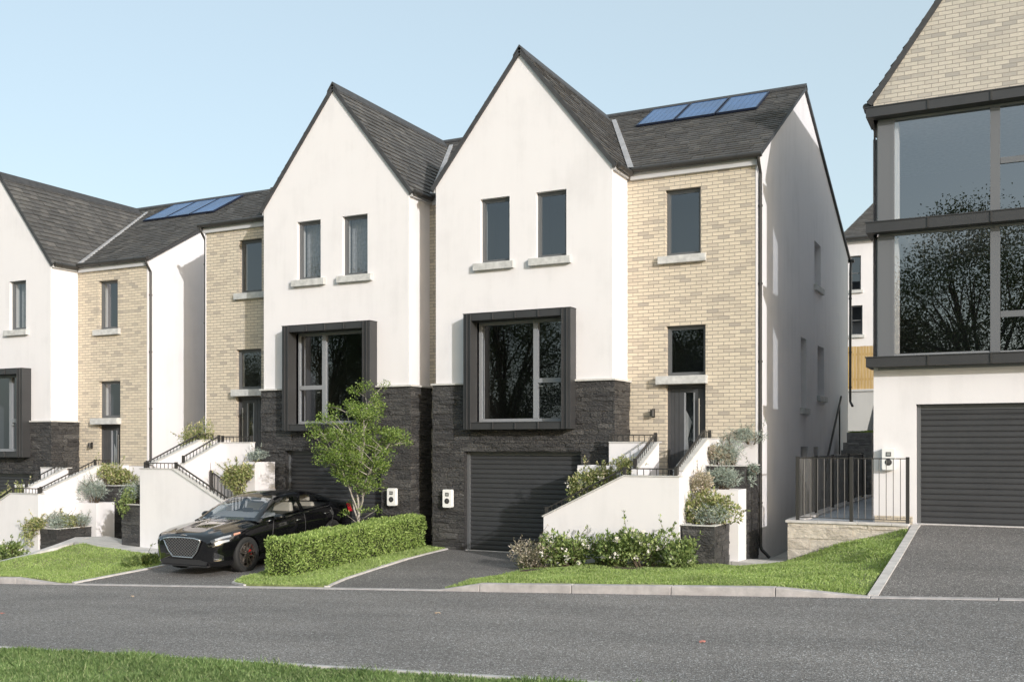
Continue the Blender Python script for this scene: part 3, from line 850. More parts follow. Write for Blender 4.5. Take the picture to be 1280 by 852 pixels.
    x0,x1,z0,z1 = door
    fw = .055
    d.box(x0+.003,x0+fw,y-.04,y+.05,z0,z1-.004); d.box(x1-fw,x1-.003,y-.04,y+.05,z0,z1-.004); d.box(x0+fw,x1-fw,y-.04,y+.05,z1-.07,z1-.004)
    gx0, gx1 = x0+.38, x0+.56
    xs_ = [x0+fw, x0+.14, x0+.148, x0+.235, x0+.243, gx0-.03]
    for a, b in ((xs_[0],xs_[1]),(xs_[2],xs_[3]),(xs_[4],xs_[5])): d.box(a, b, y, y+.045, z0+.02, z1-.075)
    d.box(xs_[1],xs_[2],y+.012,y+.04,z0+.02,z1-.075); d.box(xs_[3],xs_[4],y+.012,y+.04,z0+.02,z1-.075)
    d.box(gx1+.03, x1-fw, y, y+.045, z0+.02, z1-.075); d.box(gx0-.03,gx1+.03,y,y+.045,z0+.02,z0+.25); d.box(gx0-.03,gx1+.03,y,y+.045,z1-.17,z1-.075)
    D = d.build('front_door', M['door'], H)
    t = MB(T)
    for a, b in ((gx0-.03, gx0), (gx1, gx1+.03)): t.box(a, b, y-.008, y+.045, z0+.25, z1-.17)
    t.build('glazing_trim', M['frame_light'], D)
    t = MB(T); t.poly([(gx0,y+.02,z0+.25),(gx1,y+.02,z0+.25),(gx1,y+.02,z1-.17),(gx0,y+.02,z1-.17)]); t.build('pane', M['pane'], D, fix=False)
    t = MB(T); t.poly([(x0,y+.12,z0),(x1,y+.12,z0),(x1,y+.12,z1),(x0,y+.12,z1)])
    t.poly([(gx0-.01,y+.08,z0+.2),(gx0+.10,y+.08,z0+.2),(gx0+.03,y+.08,z0+1.0),(gx0+.12,y+.08,z0+1.35),(gx0-.01,y+.08,z0+1.6)], 1)
    t.build('window_lining', [M['room_dark'], M['room_light']], D, fix=False)
    t = MB(T); hx = x1-.16
    t.tube([(hx,y-.06,z0+.45),(hx,y-.06,z1-.3)], .014, 8); t.tube([(hx,y-.06,z0+.6),(hx,y+.01,z0+.6)], .01, 6); t.tube([(hx,y-.06,z1-.45),(hx,y+.01,z1-.45)], .01, 6)
    t.build('handle', M['steel'], D)
    # projecting metal bay
    yf, yw = YG-.30, YG+.09
    bx0,bx1,bz0,bz1 = -10.993,-8.40,.325,2.885
    ix0,ix1,iz0,iz1 = BAYH
    b = MB(T)
    b.box(bx0,bx1,yf,yw+.2,iz1,bz1); b.box(bx0,bx1,yf,yw+.2,bz0,iz0); b.box(bx0,ix0,yf,yw+.2,iz0,iz1); b.box(ix1,bx1,yf,yw+.2,iz0,iz1)
    ov = .012
    b.box(bx0-ov,bx1+ov,yf-.012,YG-.002,bz1,bz1+.012)
    # standing seams
    for fr in (.25,.5,.75):
        xx = ix0+(ix1-ix0)*fr
        b.box(xx-.013,xx+.013,yf-.03,yf,iz1+.0,bz1-.004); b.box(xx-.013,xx+.013,yf-.03,yf,bz0+.004,iz0)
    for xx in (ix0-.005, ix1+.005, ix1+.115, bx0+.09):
        b.box(xx-.013,xx+.013,yf-.03,yf,bz0+.004,bz1-.004)
    b.box(ix0, ix1, yf-.014, yf, iz0-.02, iz0)
    B = b.build('bay_surround', M['zinc'], H, bevel=.004)
    f = MB(T); y0, y1 = yw-.01, yw+.07; fw = .075; xm = -9.39; zt = 1.39
    f.box(ix0,ix0+fw,y0,y1,iz0,iz1); f.box(ix1-.05,ix1,y0,y1,iz0,iz1); f.box(ix0+fw,ix1-.05,y0,y1,iz0,iz0+fw); f.box(ix0+fw,ix1-.05,y0,y1,iz1-fw,iz1)
    f.box(xm-.055,xm+.055,y0-.01,y1,iz0+fw,iz1-fw); f.box(xm+.055,ix1-.05,y0-.008,y1,zt-.05,zt+.05)
    W = f.build('window', M['frame_light'], H)
    hd = MB(T); hd.box(xm+.11, xm+.19, y0-.03, y0-.008, zt-.135, zt-.115); hd.build('handle', M['steel'], W)
    p = MB(T); yy = y0+.04
    for (a,bb,c_,dd) in ((ix0+fw,xm-.055,iz0+fw,iz1-fw),(xm+.055,ix1-.05,zt+.05,iz1-fw),(xm+.055,ix1-.05,iz0+fw,zt-.05)):
        p.poly([(a,yy,c_),(bb,yy,c_),(bb,yy,dd),(a,yy,dd)])
    p.build('pane', M['pane'], W, fix=False)
    lining(W, T, ix0, ix1, iz0, iz1, y1+.005, 2.6, .0 if not curtain else .0, .5)
    # garage door
    garage_door(H, T, *GAR, YG)
    # roofs
    mb = MB(T)
    tan = (ZR-ZE)/(YR-YB); V = Vector((0,1,tan)).normalized()
    oe = .13                                   # eave overhang
    xe = XBR+.06
    O = (XPL+.0, YB-oe, ZE+.06-oe*tan)
    Lm = math.hypot(YR-YB+oe, (YR-YB+oe)*tan)
    slates(mb, O, (1,0,0), V, xe-XPL, Lm, rng)
    tb = (ZR-ZE)/(YK-YR)
    # deck under the front slope, plain rear slope
    mb.poly([(XPL,YB-oe,ZE+.055-oe*tan),(xe,YB-oe,ZE+.055-oe*tan),(xe,YR,ZR+.055),(XPL,YR,ZR+.055)], 1)
    mb.poly([(XPL,YR,ZR+.055),(xe,YR,ZR+.055),(xe,YK+.2,ZE+.055-.2*tb),(XPL,YK+.2,ZE+.055-.2*tb)], 1)
    # gable slopes
    tg = (ZA-ZE)/((XGR-XGL)/2)
    ge = .09
    Lg = math.hypot((XGR-XGL)/2+ge, ((XGR-XGL)/2+ge)*tg)
    y0 = YG-.045; yl = 25.5-y0
    for sg, xg in ((1, XGR), (-1, XGL)):
        Vg = Vector((-sg, 0, tg)).normalized()
        slates(mb, (xg+sg*ge, y0, ZE+.06-ge*tg), (0,1,0), Vg, yl, Lg, rng)
        q = [(xg+sg*ge,y0,ZE+.054-ge*tg),(xg+sg*ge,25.5,ZE+.054-ge*tg),(XM,25.5,ZA+.054),(XM,y0,ZA+.054)]
        mb.poly(q if sg > 0 else q[::-1], 1)
    R = mb.build('roof', [M['slate'], M['slate_deck']], H, fix=False)
    # ridge tiles
    rt = MB(T)
    def ridge(p, q, sx, sy, slope):
        n = max(1, int((Vector(q)-Vector(p)).length/.45))
        for i in range(n):
            a = Vector(p)+(Vector(q)-Vector(p))*i/n; b_ = Vector(p)+(Vector(q)-Vector(p))*((i+1)/n-.0008)
            w, h = .15, .15*slope
            s1 = Vector((sx*w, sy*w, -h)); s2 = Vector((-sx*w, -sy*w, -h*1.0)); up = Vector((0,0,.035))
            t = [a+s1+up, a+up+Vector((0,0,.02)), a+s2+up, b_+s2+up, b_+up+Vector((0,0,.02)), b_+s1+up]
            lo = [x-Vector((0,0,.05)) for x in t]
            vs = [tuple(x) for x in t+lo]
            rt.add(vs, [(0,1,4,5),(1,2,3,4),(0,5,11,6),(2,8,9,3),(0,6,7,1),(1,7,8,2),(5,4,10,11),(4,3,9,10)])
    ridge((XPL,YR,ZR+.09), (xe+.01,YR,ZR+.09), 0, 1, (tan+tb)/2)
    rt.build('ridge_tiles', M['ridge'], R); rt = MB(T)
    ridge((XM,YG-.06,ZA+.10), (XM,25.0,ZA+.10), 1, 0, tg)
    rt.build('ridge_tiles', M['ridge'], R)
    # valley lining
    yt = YB+(ZA-ZE)/tan
    for sg, xg in ((1, XGR), (-1, XGL)):
        vy = MB(T); a = Vector((xg+sg*.02, YB-.04, ZE+.085)); t_ = Vector((XM+sg*.03, yt, ZA+.085))
        for side, wv in ((Vector((sg,0,0)), .13),):
            q = [a, a+side*wv, t_+side*wv*.9, t_]
            vy.poly([tuple(x+Vector((0,0,.012))) for x in q])
            vy.poly([tuple(x+Vector((0,0,.012))) for x in (a+side*wv, a+side*(wv+.03)-Vector((0,0,.06)), t_+side*(wv+.03)-Vector((0,0,.06)), t_+side*wv*.9)])
        vy.build('valley_lining', M['lead'], R)
    # verge trims
    for sg, xg in ((1, XGR), (-1, XGL)):
        vt = MB(T); vt.bar((xg+sg*.09, YG-.028, ZE-.09*tg+.015), (XM, YG-.028, ZA+.02), .05, .085); vt.build('verge_trim', M['ridge'], R)
    vt = MB(T)
    vt.bar((XBR+.028, YB-oe, ZE-oe*tan+.02), (XBR+.028, YR, ZR+.02), .06, .085); vt.build('verge_trim', M['ridge'], R); vt = MB(T)
    vt.bar((XBR+.028, YR, ZR+.02), (XBR+.028, YK+.2, ZE-.2*tb+.02), .06, .085)
    vt.build('verge_trim', M['ridge'], R)
    # fascias, gutters
    fa = MB(T); fa.box(XGR+.09, XBR+.02, YB-.07, YB-.001, ZE-.19, ZE+.01); fa.build('fascia', M['fascia'], H); fa = MB(T)
    fa.box(XGR+.001, XGR+.07, YG+.02, YB-.09, ZE-.16, ZE-.02); fa.build('fascia', M['fascia'], H); fa = MB(T)
    fa.box(XPL, XGL-.09, YB-.07, YB-.001, ZE-.19, ZE+.01); fa.build('fascia', M['fascia'], H); fa = MB(T)
    fa.box(XGL-.07, XGL-.001, YG+.02, YB-.07, ZE-.16, ZE-.02)
    fa.build('fascia', M['fascia'], H)
    gutter(H, T, (XGR+.16, YB-.15, ZE+.0), (XBR+.12, YB-.15, ZE+.0))
    gutter(H, T, (XGR+.13, YG+.03, ZE-.06), (XGR+.13, YB-.12, ZE-.06))
    gutter(H, T, (XPL, YB-.15, ZE+.0), (XGL-.16, YB-.15, ZE+.0))
    gutter(H, T, (XGL-.13, YG+.03, ZE-.06), (XGL-.13, YB-.12, ZE-.06))
    gutter(H, T, (XBR-.6, YK+.22, ZE-.10), (XBR+.16, YK+.22, ZE-.10))
    px = XBR+.05
    downpipe(H, T, [(px,YB-.15,ZE-.04),(px,YB-.12,ZE-.14),(px,YB+.05,ZE-.36),(px,YB+.05,zbase+.30),(px+.03,YB+.04,zbase+.22),(px+.2,YB-.04,zbase+.08)], .034,
             [(px,YB+.05,z) for z in (4.9,3.3,1.7,.1,-1.2)])
    downpipe(H, T, [(XBR+.06,YK+.2,ZE-.12),(XBR+.06,YK+.08,ZE-.5),(XBR+.06,YK+.05,1.35),(XBR+.15,YK-.1,1.2)], .04, [(XBR+.06,YK+.06,z) for z in (4.6,2.9,1.8)])
    # mounts: solar panels on the front slope (own things), charger, lamp
    nrm = V.cross(Vector((-1,0,0))); nrm = nrm if nrm.z > 0 else -nrm
    return H

def solar_panel(T, i, label):
    tan = (ZR-ZE)/(YR-YB); V = Vector((0,1,tan)).normalized(); Nn = Vector((0,-tan,1)).normalized()
    x0 = -8.60+i*1.03; x1 = x0+.985
    base = Vector((0, 24.18, ZE+.06+(24.18-YB)*tan)); L = 1.62
    k, ox, oz = T
    P = lambda x, v, n: tuple(Vector((x, 0, 0))+base+V*v+Nn*n)
    root = thing('solar_panel', (k*x0+ox, base.y, base.z+oz), label, 'solar panel', 'solar panels on the slate roofs')
    mb = MB(T); w = .03; h0, h1 = .035, .085
    for (a,b,c,d) in ((x0,x1,0,w),(x0,x1,L-w,L),(x0,x0+w,w,L-w),(x1-w,x1,w,L-w)):
        mb.hexa([P(a,c,h0),P(b,c,h0),P(b,d,h0),P(a,d,h0)], [P(a,c,h1),P(b,c,h1),P(b,d,h1),P(a,d,h1)])
    mb.build('panel_frame', M['solar_frame'], root)
    g = MB(T)
    g.hexa([P(x0+w,w,h0+.02),P(x1-w,w,h0+.02),P(x1-w,L-w,h0+.02),P(x0+w,L-w,h0+.02)], [P(x0+w,w,h1-.008),P(x1-w,w,h1-.008),P(x1-w,L-w,h1-.008),P(x0+w,L-w,h1-.008)])
    g.build('cell_glass', M['solar'], root)
    ln = MB(T)
    for j in range(1, 6): 
        xx = x0+w+(x1-x0-2*w)*j/6; ln.hexa([P(xx-.002,w,h1-.008),P(xx+.002,w,h1-.008),P(xx+.002,L-w,h1-.008),P(xx-.002,L-w,h1-.008)],[P(xx-.002,w,h1-.006),P(xx+.002,w,h1-.006),P(xx+.002,L-w,h1-.006),P(xx-.002,L-w,h1-.006)])
    ln.build('cell_lines', M['solar_frame'], root)

def charger(x, y, z, label):
    root = thing('wall_charger', (x, y, z), label, 'charger', 'electric car chargers on the house fronts')
    w, h, d = .12, .205, .115
    mb = MB()
    n = 6; r = .035
    pts = []
    for cx, cz, a0 in ((w-r,-h+r,-90),(w-r,h-r,0),(-w+r,h-r,90),(-w+r,-h+r,180)):
        for i in range(n+1):
            a = math.radians(a0+90*i/n); pts.append((x+cx+r*math.cos(a), z+cz+r*math.sin(a)))
    mb.prism_y(pts, y-d, y-.012)
    mb.build('housing', M['white_plastic'], root, bevel=.008)
    b = MB(); b.box(x-.06,x+.06,y-.012,y+.03,z-.12,z+.12); b.build('bracket', M['dark_plastic'], root)
    b = MB(); b.box(x-.045,x+.045,y-d-.006,y-d,z+.055,z+.135); D = b.build('display', M['dark_plastic'], root)
    b = MB(); b.box(x-.032,x+.032,y-d-.009,y-d-.006,z+.07,z+.12); b.build('screen', M['screen'], D)
    b = MB(); b.lathe([(.0,y-d-.012),(.045,y-d-.012),(.062,y-d-.006),(.062,y-d)], (x,0,z-.055), 'y', 28); S = b.build('socket', M['dark_plastic'], root)
    b = MB(); b.lathe([(.0,y-d-.02),(.03,y-d-.02),(.034,y-d-.012)], (x,0,z-.055), 'y', 20); b.build('plug', simple('plug_grey', (.06,.06,.06), .5), S)

def wall_lamp(x, y, z, label):
    root = thing('wall_lamp', (x, y, z), label, 'wall lamp', 'outdoor wall lamps beside the front doors')
    b = MB(); b.box(x-.03,x+.03,y-.025,y,z-.09,z+.09); b.build('back_plate', M['black_metal'], root)
    b = MB(); b.tube([(x,y-.025,z),(x,y-.08,z)], .02, 8); b.build('arm', M['black_metal'], root)
    b = MB(); b.lathe([(.0,z-.07),(.045,z-.07),(.045,z+.07),(.0,z+.07)], (x,y-.10,0), 'z', 20); b.build('lamp_shade', M['black_metal'], root)

# ------------------------------------------------------------------ front steps, planters
def steps_group(T, label, seed, which):
    k, ox, oz = T
    rng = random.Random(seed)
    S = thing('entrance_steps', (k*(-6.6)+ox, 18.6, ZF+oz), label, 'front steps', 'rendered front steps climbing to the doors')
    zb = ZF-.6; yf, yt = 17.75, 17.93
    w = MB(T)
    w.prism_y([(-8.22,zb),(-5.49,zb),(-5.49,-.60),(-6.56,-.60),(-8.22,-1.405)], yf, yt)                    # front wall
    w.prism_x([(yt,zb),(20.72,zb),(20.72,.10),(19.62,.10),(yt-.0,-.52),(yt,-.60)], -5.67, -5.492)       # right wall
    w.prism_x([(18.15,zb),(19.40,zb),(19.40,.03),(18.15,-.48)], -6.56, -6.42)                                 # left wall of upper flight
    w.box(-7.50, -6.562, 19.40, 19.56, zb, .03)                                                                # landing parapet
    w.build('wall', M['render'], S, bevel=.006)
    cp = MB(T)                                                                                                  # thin coping
    cp.bar((-8.24,yf+.08,-1.40), (-6.56,yf+.08,-.585), .21, .025); cp.box(-6.58,-5.48,yf-.015,yt+.015,-.599,-.577)
    cp.bar((-5.58,yt+.02,-.49), (-5.58,19.62,.113), .20, .025); cp.box(-5.685,-5.48,19.62,20.70,.101,.124)
    cp.bar((-6.49,18.15,-.468), (-6.49,19.40,.042), .16, .025); cp.box(-7.50,-6.42,19.385,19.575,.031,.054)
    cp.build('coping', M['coping'], S)
    st = MB(T)
    n = 5; x0, x1 = -8.10, -6.58; rise = (-1.49-ZF)/n
    for i in range(n):
        a = x0+(x1-x0)*i/n
        st.box(a, x1, yt, 18.95, ZF-.05 if i == 0 else ZF+rise*i, ZF+rise*(i+1))
    st.box(-6.578, -5.672, yt, 18.95, zb, -1.49)
    m = 4; y0, y1 = 18.25, 19.45; rs = (-.87+1.49)/m
    for i in range(m):
        a = y0+(y1-y0)*i/m
        st.box(-6.418, -5.672, a+.001, y1, -1.49+rs*i+.001, -1.49+rs*(i+1))
    st.box(-7.50, -5.672, 19.57, 20.72, zb, -.872); st.box(-6.418,-5.672,19.45,19.569,-1.48,-.871)
    st.build('steps', M['coping'], S, bevel=.008)
    # back planter behind the first flight, against the gable
    pw = MB(T); pw.box(-8.02,-6.60,18.97,19.12,zb,-.43); pw.box(-8.02,-7.88,19.121,19.70,zb,-.431); pw.build('planter_wall', M['render'], S, bevel=.006)
    so = MB(T); so.box(-7.87,-6.62,19.122,19.70,zb,-.55); so.build('planter_soil', M['dirt'], S)
    # handrails
    def rail(name, path, hgt, post_idx, gap=.115, pr=.028):
        r = MB(T)
        top = [Vector(p)+Vector((0,0,hgt)) for p in path]
        for a, b in zip(top[:-1], top[1:]): r.bar(a, b, .045, .022)
        for a, b in zip(path[:-1], path[1:]):
            a, b = Vector(a), Vector(b); L = (b-a).length; q = max(1, int(L/gap))
            for i in range(1, q):
                c = a+(b-a)*i/q; r.bar(c, c+Vector((0,0,hgt)), .012, .012)
        o = r.build('handrail', M['black_metal'], S, fix=False)
        for i in post_idx:
            p = MB(T); c = Vector(path[i]); p.box(c.x-pr, c.x+pr, c.y-pr, c.y+pr, c.z-.0, c.z+hgt+.03); p.build('post', M['black_metal'], o)
    yc = yf+.09
    rail('handrail', [(-8.19,yc,-1.37),(-6.58,yc,-.575),(-5.58,yc,-.575)], .12, (0,1,2))
    rail('handrail', [(-5.58,yc+.06,-.56),(-5.58,19.62,.125),(-5.58,20.1,.125)], .13, (0,1,2))
    rail('handrail', [(-6.49,18.17,-.45),(-6.49,19.38,.055)], .15, (0,1))
    rail('handrail', [(-6.52,19.48,.055),(-7.46,19.48,.055)], .13, (0,1))
    rail('handrail', [(-6.66,18.93,-1.49),(-7.95,18.93,ZF+.18)], .82, (0,1))
    return S

def planter(T, x0, x1, y0, y1, ztop, kind, label, seed, zb=None, rim=True):
    """open box planter: walls in stone or render, capping, soil"""
    k, ox, oz = T
    rng = random.Random(seed)
    zb = ZF-.55 if zb is None else zb
    R = thing('planter', (k*(x0+x1)/2+ox, y0, max(zb, ZF)+oz), label, 'planter', 'stepped planters beside the front steps')
    t = .09
    mb = MB(T)
    if kind == 'stone':
        q = .03
        mb.box(x0+q, x1-q, y0+q, y0+t, zb, ztop-.02); mb.box(x0+q, x1-q, y1-t, y1, zb, ztop-.02)
        mb.box(x0+q, x0+t, y0+t, y1-t, zb, ztop-.02); mb.box(x1-t, x1-q, y0+t, y1-t, zb, ztop-.02)
        stones(mb, y0+q, x0+.005, x1-.005, zb, ztop-.02, rng, rough=.02, lens=(.12,.38)); stones(mb, x1-q, y0+.02, y1, zb, ztop-.02, rng, (), 'x', 1, rough=.02, lens=(.12,.38))
        mb.build('wall', M['stone'], R, fix=False)
    else:
        mb.box(x0, x1, y0, y0+t, zb, ztop-.001); mb.box(x0, x1, y1-t, y1, zb, ztop-.001); mb.box(x0, x0+t, y0+t, y1-t, zb, ztop-.001); mb.box(x1-t, x1, y0+t, y1-t, zb, ztop-.001)
        mb.build('wall', M['render'], R)
    if kind == 'stone':
        c = MB(T); e = .012
        c.box(x0-e, x1+e, y0-e, y0+t, ztop-.02, ztop); c.box(x0-e, x0+t, y0+t, y1, ztop-.02, ztop); c.box(x1-t, x1+e, y0+t, y1, ztop-.02, ztop)
        c.build('capping', M['coping'], R)
    s = MB(T); s.box(x0+t, x1-t, y0+t, y1-t, ztop-.4, ztop-.05); s.build('soil', M['dirt'], R)

T1 = (1, 0, 0); T2 = (-1, -24.486, 0); T3 = (1, -17.11, -.70)
HL = {1: 'white gabled house right of the small tree, its brick side nearest the glazed house', 2: 'white gabled house behind the black car and small tree', 3: 'white gabled house at the far left, set lower than the others'}
def around(T, n):
    where = {1: 'right of the flowering shrubs', 2: 'left of the black car', 3: 'below the far left house'}[n]
    steps_group(T, {1: 'white rendered front steps with dark rails behind the flowering shrubs', 2: 'white rendered front steps with dark rails beside the black car', 3: 'white rendered front steps with dark rails at the far left house'}[n], n*10, n)
    planter(T, -5.45, -4.84, 17.76, 18.87, -1.457, 'stone', 'low dark stone planter ' + {1: 'beside the flowering shrubs', 2: 'against the wall end left of the car', 3: 'holding silver shrubs at the far left'}[n], n*10+1)
    planter(T, -5.48, -4.69, 18.885, 19.49, -.86, 'render', 'white rendered planter between two stone planters ' + {1: 'near the downpipe of the middle house', 2: 'left of the car, mostly hidden by the wall', 3: 'beside the lower left lawn'}[n], n*10+2)
    planter(T, -5.48, -4.70, 19.50, 20.68, -.41, 'stone', 'tall dark stone planter ' + {1: 'below the brick corner of the middle house', 2: 'under the brick corner of the house behind the car', 3: 'under the front door of the far left house'}[n], n*10+3)

town_house(T1, HL[1], 101, False, ZF)
town_house(T2, HL[2], 102, True, ZF)
town_house(T3, HL[3], 103, True, ZF)
for n, T in ((1, T1), (2, T2), (3, T3)): around(T, n)
for T, w in ((T1, 'middle house'), (T3, 'far left house')):
    for i, p in enumerate(('left', 'centre', 'right')):
        solar_panel(T, i, f'blue solar panel, {p} one of the three on the {w} roof')
charger(-11.49, YG-.05, -1.225, 'white wall charger on dark stone left of the garage door with no car before it')
charger(-12.99, YG-.05, -1.225, 'white wall charger on dark stone just right of the small tree')
charger(-2.14, 20.095, -.28, 'white wall charger on the pale rendered wall behind the railing')
wall_lamp(-6.98, YB, .67, 'small black wall lamp on the brick left of the middle front door')
wall_lamp(-6.98-17.11, YB, .67-.70, 'small black wall lamp on the brick left of the far left front door')
# ------------------------------------------------------------------ the glazed house on the right
def glazed_house():
    rng = random.Random(55)
    H = thing('glazed_house', (-.26, 21.0, -1.474), 'tall glazed house at the right edge with dark beams over a wide garage', 'house')
    yw, yb, yg = 20.10, 20.08, 20.05
    XL, XR_ = -2.418, 1.9
    xm = -.26
    zf = -1.474
    gar = (-1.668, 1.15, zf, .744)
    w = MB()
    wall_grid(w, yw, XL, XR_, zf-.5, 1.46, [gar], .17)
    side = [(20.43,21.27,1.64,3.94),(20.43,21.27,4.16,6.1)]
    # left side wall (faces -X): grid then flipped
    s = MB(); wall_grid(s, -XL, yw, 32.0, zf-.5, 6.5, side, .0, axis='x')
    w.add([(-x, y, z) for x, y, z in s.v], [tuple(reversed(f)) for f in s.f])
    w.poly([(XR_,yw,zf-.5),(XR_,32,zf-.5),(XR_,32,6.5),(XR_,yw,6.5)])
    w.poly([(XR_,32,zf-.5),(XL,32,zf-.5),(XL,32,6.5),(xm,32,9.6),(XR_,32,6.5)])
    w.build('wall', M['render'], H, fix=False)
    # sand coloured course at the foot of the wall
    c = MB(); c.box(XL+.02, gar[0]-.06, yw-.012, yw-.001, zf-.02, zf+.13); c.build('brick_plinth', M['brick'], H)
    garage_door(H, None, *gar, yw)
    # brick gable
    b = MB(); tg = 1.40; za = 6.55+tg*(xm-XL)
    b.poly([(XL,yb,6.2),(XR_,yb,6.2),(XR_,yb,6.55),(xm,yb,za),(XL,yb,6.55)])
    b.build('brick_wall', M['brick_grey'], H, fix=False)
    # roof
    r = MB()
    for sg, xg in ((-1, XL), (1, XR_)):
        V = Vector((-sg,0,tg)).normalized()
        O = (xg+sg*.10, yb-.05, 6.6-.10*tg); L = math.hypot(xm-XL+.10, (xm-XL+.10)*tg)
        slates(r, O, (0,1,0), V, 32.05-yb, L, rng)
        r.poly([(xg+sg*.10,yb-.05,6.59-.1*tg),(xg+sg*.10,32,6.59-.1*tg),(xm,32,za+.05),(xm,yb-.05,za+.05)], 1)
    R = r.build('roof', [M['slate'], M['slate_deck']], H, fix=False)
    v = MB(); v.bar((XL-.07,yb-.03,6.52-.07*tg),(xm,yb-.03,za+.03),.05,.10); v.build('verge_trim', M['ridge'], R); v = MB(); v.bar((XR_+.07,yb-.03,6.52-.07*tg),(xm,yb-.03,za+.03),.05,.10); v.build('verge_trim', M['ridge'], R)
    gutter(H, None, (XL-.13, yb, 6.40), (XL-.13, 32, 6.40), .065)
    # projecting beams with seams
    for z0, z1 in ((6.105,6.30),(3.945,4.155),(1.44,1.635)):
        m = MB()
        m.box(-2.52, XR_+.1, 19.80, 20.04, z0, z1-.022); m.box(-2.52, XL, 20.04, 20.62, z0, z1-.022)
        m.box(-2.535, XR_+.115, 19.785, 20.05, z1-.022, z1)
        m.box(-2.535, XL, 20.05, 20.64, z1-.022, z1)
        bm_ = m.build('beam', M['zinc'], H, bevel=.004)
        for xx in (-1.44,-.40,.62,1.5):
            q = MB(); q.box(xx-.014,xx+.014,19.782,19.799,z0+.012,z1-.0225); q.build('joint', M['black_metal'], bm_)
        f = MB()
        if z0 < 6: f.box(-2.33, XR_, 20.041, 20.12, z1-.18, z1+.04)
        f.box(-2.33, XR_, 20.041, 20.12, z0-.045, z0-.003)
        f.build('beam_flashing', M['frame_light'], bm_)
    # glazing of the two storeys
    for (z0, z1, zt, nm) in ((1.64,3.90,2.33,'lower'),(4.16,6.06,5.08,'upper')):
        f = MB(); y0, y1 = 20.03, 20.13
        f.box(-2.33,-2.05,y0-.01,y1,z0,z1); f.box(-2.10,-2.045,y0-.012,y1+.01,z0,z1)
        f.box(-.42,-.26,y0,y1,z0,z1); f.box(-.255,1.8,y0+.01,y1,zt-.055,zt+.055)
        f.box(-2.045,-.42,y0+.02,y1,z0,z0+.05)
        f.box(1.65,1.8,y0,y1,z0,z1)
        W = f.build('window', M['frame_post'], H)
        p = MB(); yy = 20.07
        for (a,b_,c_,d) in ((-2.045,-.42,z0,z1),(-.26,1.65,z0,zt-.055),(-.26,1.65,zt+.055,z1)): p.poly([(a,yy,c_),(b_,yy,c_),(b_,yy,d),(a,yy,d)])
        p.build('pane', M['pane_clear'], W, fix=False)
        p = MB(); p.poly([(XL+.03,20.43,z0),(XL+.03,21.27,z0),(XL+.03,21.27,z1),(XL+.03,20.43,z1)]); p.build('pane', M['pane_clear'], W, fix=False)
        # the room
        q = MB(); yb2 = 24.5; xr = 1.8
        q.poly([(XL+.05,y1,z0-.12),(xr,y1,z0-.12),(xr,yb2,z0-.12),(XL+.05,yb2,z0-.12)],1); q.poly([(XL+.05,y1,z1+.02),(XL+.05,yb2,z1+.02),(xr,yb2,z1+.02),(xr,y1,z1+.02)],2)
        q.poly([(XL+.05,yb2,z0-.12),(xr,yb2,z0-.12),(xr,yb2,z1+.02),(XL+.05,yb2,z1+.02)],1); q.poly([(xr,y1,z0-.12),(xr,yb2,z0-.12),(xr,yb2,z1+.02),(xr,y1,z1+.02)],1)
        q.poly([(XL+.05,21.28,z0-.12),(XL+.05,yb2,z0-.12),(XL+.05,yb2,z1+.02),(XL+.05,21.28,z1+.02)],2)
        q.box(-2.36,-1.985,20.14,20.42,z0,z1,0)
        q.build('room_lining', [M['room_light'], M['room_dark'], M['curtain']], W, fix=False)
    # corner pier behind the glazing
    k = MB(); k.box(-2.57,-2.42,21.29,21.7,1.64,6.1); k.build('corner_panel', M['zinc'], H)
    return H
glazed_house()

# terrace wall, coping and railing
ts = MB()
rng = random.Random(77)
zt = -1.475
ts.box(-3.84, -1.74, 19.33, 19.50, -2.9, zt); ts.box(-3.86,-3.66,19.501,30,-2.9,zt)
stones(ts, 19.33, -3.86, -1.74, -2.9, zt, rng, rough=.035, rows=(.11,.24), lens=(.3,.75))
TW = thing('retaining_wall', (-2.8, 19.35, -2.4), 'low pale split stone wall with flat coping under the black railing', 'retaining wall')
ts.build('stone_face', M['stone_pale'], TW, fix=False)
cb = MB()
for a, b in ((-3.90,-3.31),(-3.305,-2.60),(-2.595,-2.02),(-2.015,-1.72)): cb.box(a, b, 19.27, 19.52, zt+.001, zt+.05)
for i in range(14): cb.box(-3.92,-3.62,19.525+i*.75,19.525+i*.75+.745,zt+.001,zt+.05)
cb.build('coping', M['edging'], TW, bevel=.008)
def railing(path, posts, label, loc, hb=.03, ht=1.20, gap=.118):
    R = thing('railing', loc, label, 'railing', 'black metal railings of the raised terrace')
    r = MB()
    a, b = Vector(path[0]), Vector(path[1]); L = (b-a).length; n = int(L/gap)
    r.bar(a+Vector((0,0,ht-.03)), b+Vector((0,0,ht-.03)), .03, .018); r.build('rail', M['black_metal'], R, fix=False); r = MB()
    r.bar(a+Vector((0,0,hb+.03)), b+Vector((0,0,hb+.03)), .025, .014); r.build('rail', M['black_metal'], R, fix=False)
    q = MB()
    for i in range(1, n):
        c = a+(b-a)*i/n; q.tube([c+Vector((0,0,hb+.03)), c+Vector((0,0,ht-.03))], .0075, 6)
    q.build('balusters', simple('baluster_grey', (.10,.095,.09), .5), R, fix=False)
    for t in posts:
        c = a+(b-a)*t; m = MB(); m.box(c.x-.03,c.x+.03,c.y-.03,c.y+.03,c.z,c.z+ht); m.build('post', M['black_metal'], R)
railing([(-3.69,19.38,-1.43),(-1.75,19.38,-1.43)], (0,.5,1), 'black railing along the front of the raised terrace', (-2.7,19.38,-1.43))
railing([(-3.72,19.55,-1.43),(-3.72,28.6,-1.43)], (.22,.45,.72,1), 'black railing running back along the terrace beside the gable wall', (-3.72,24,-1.43))

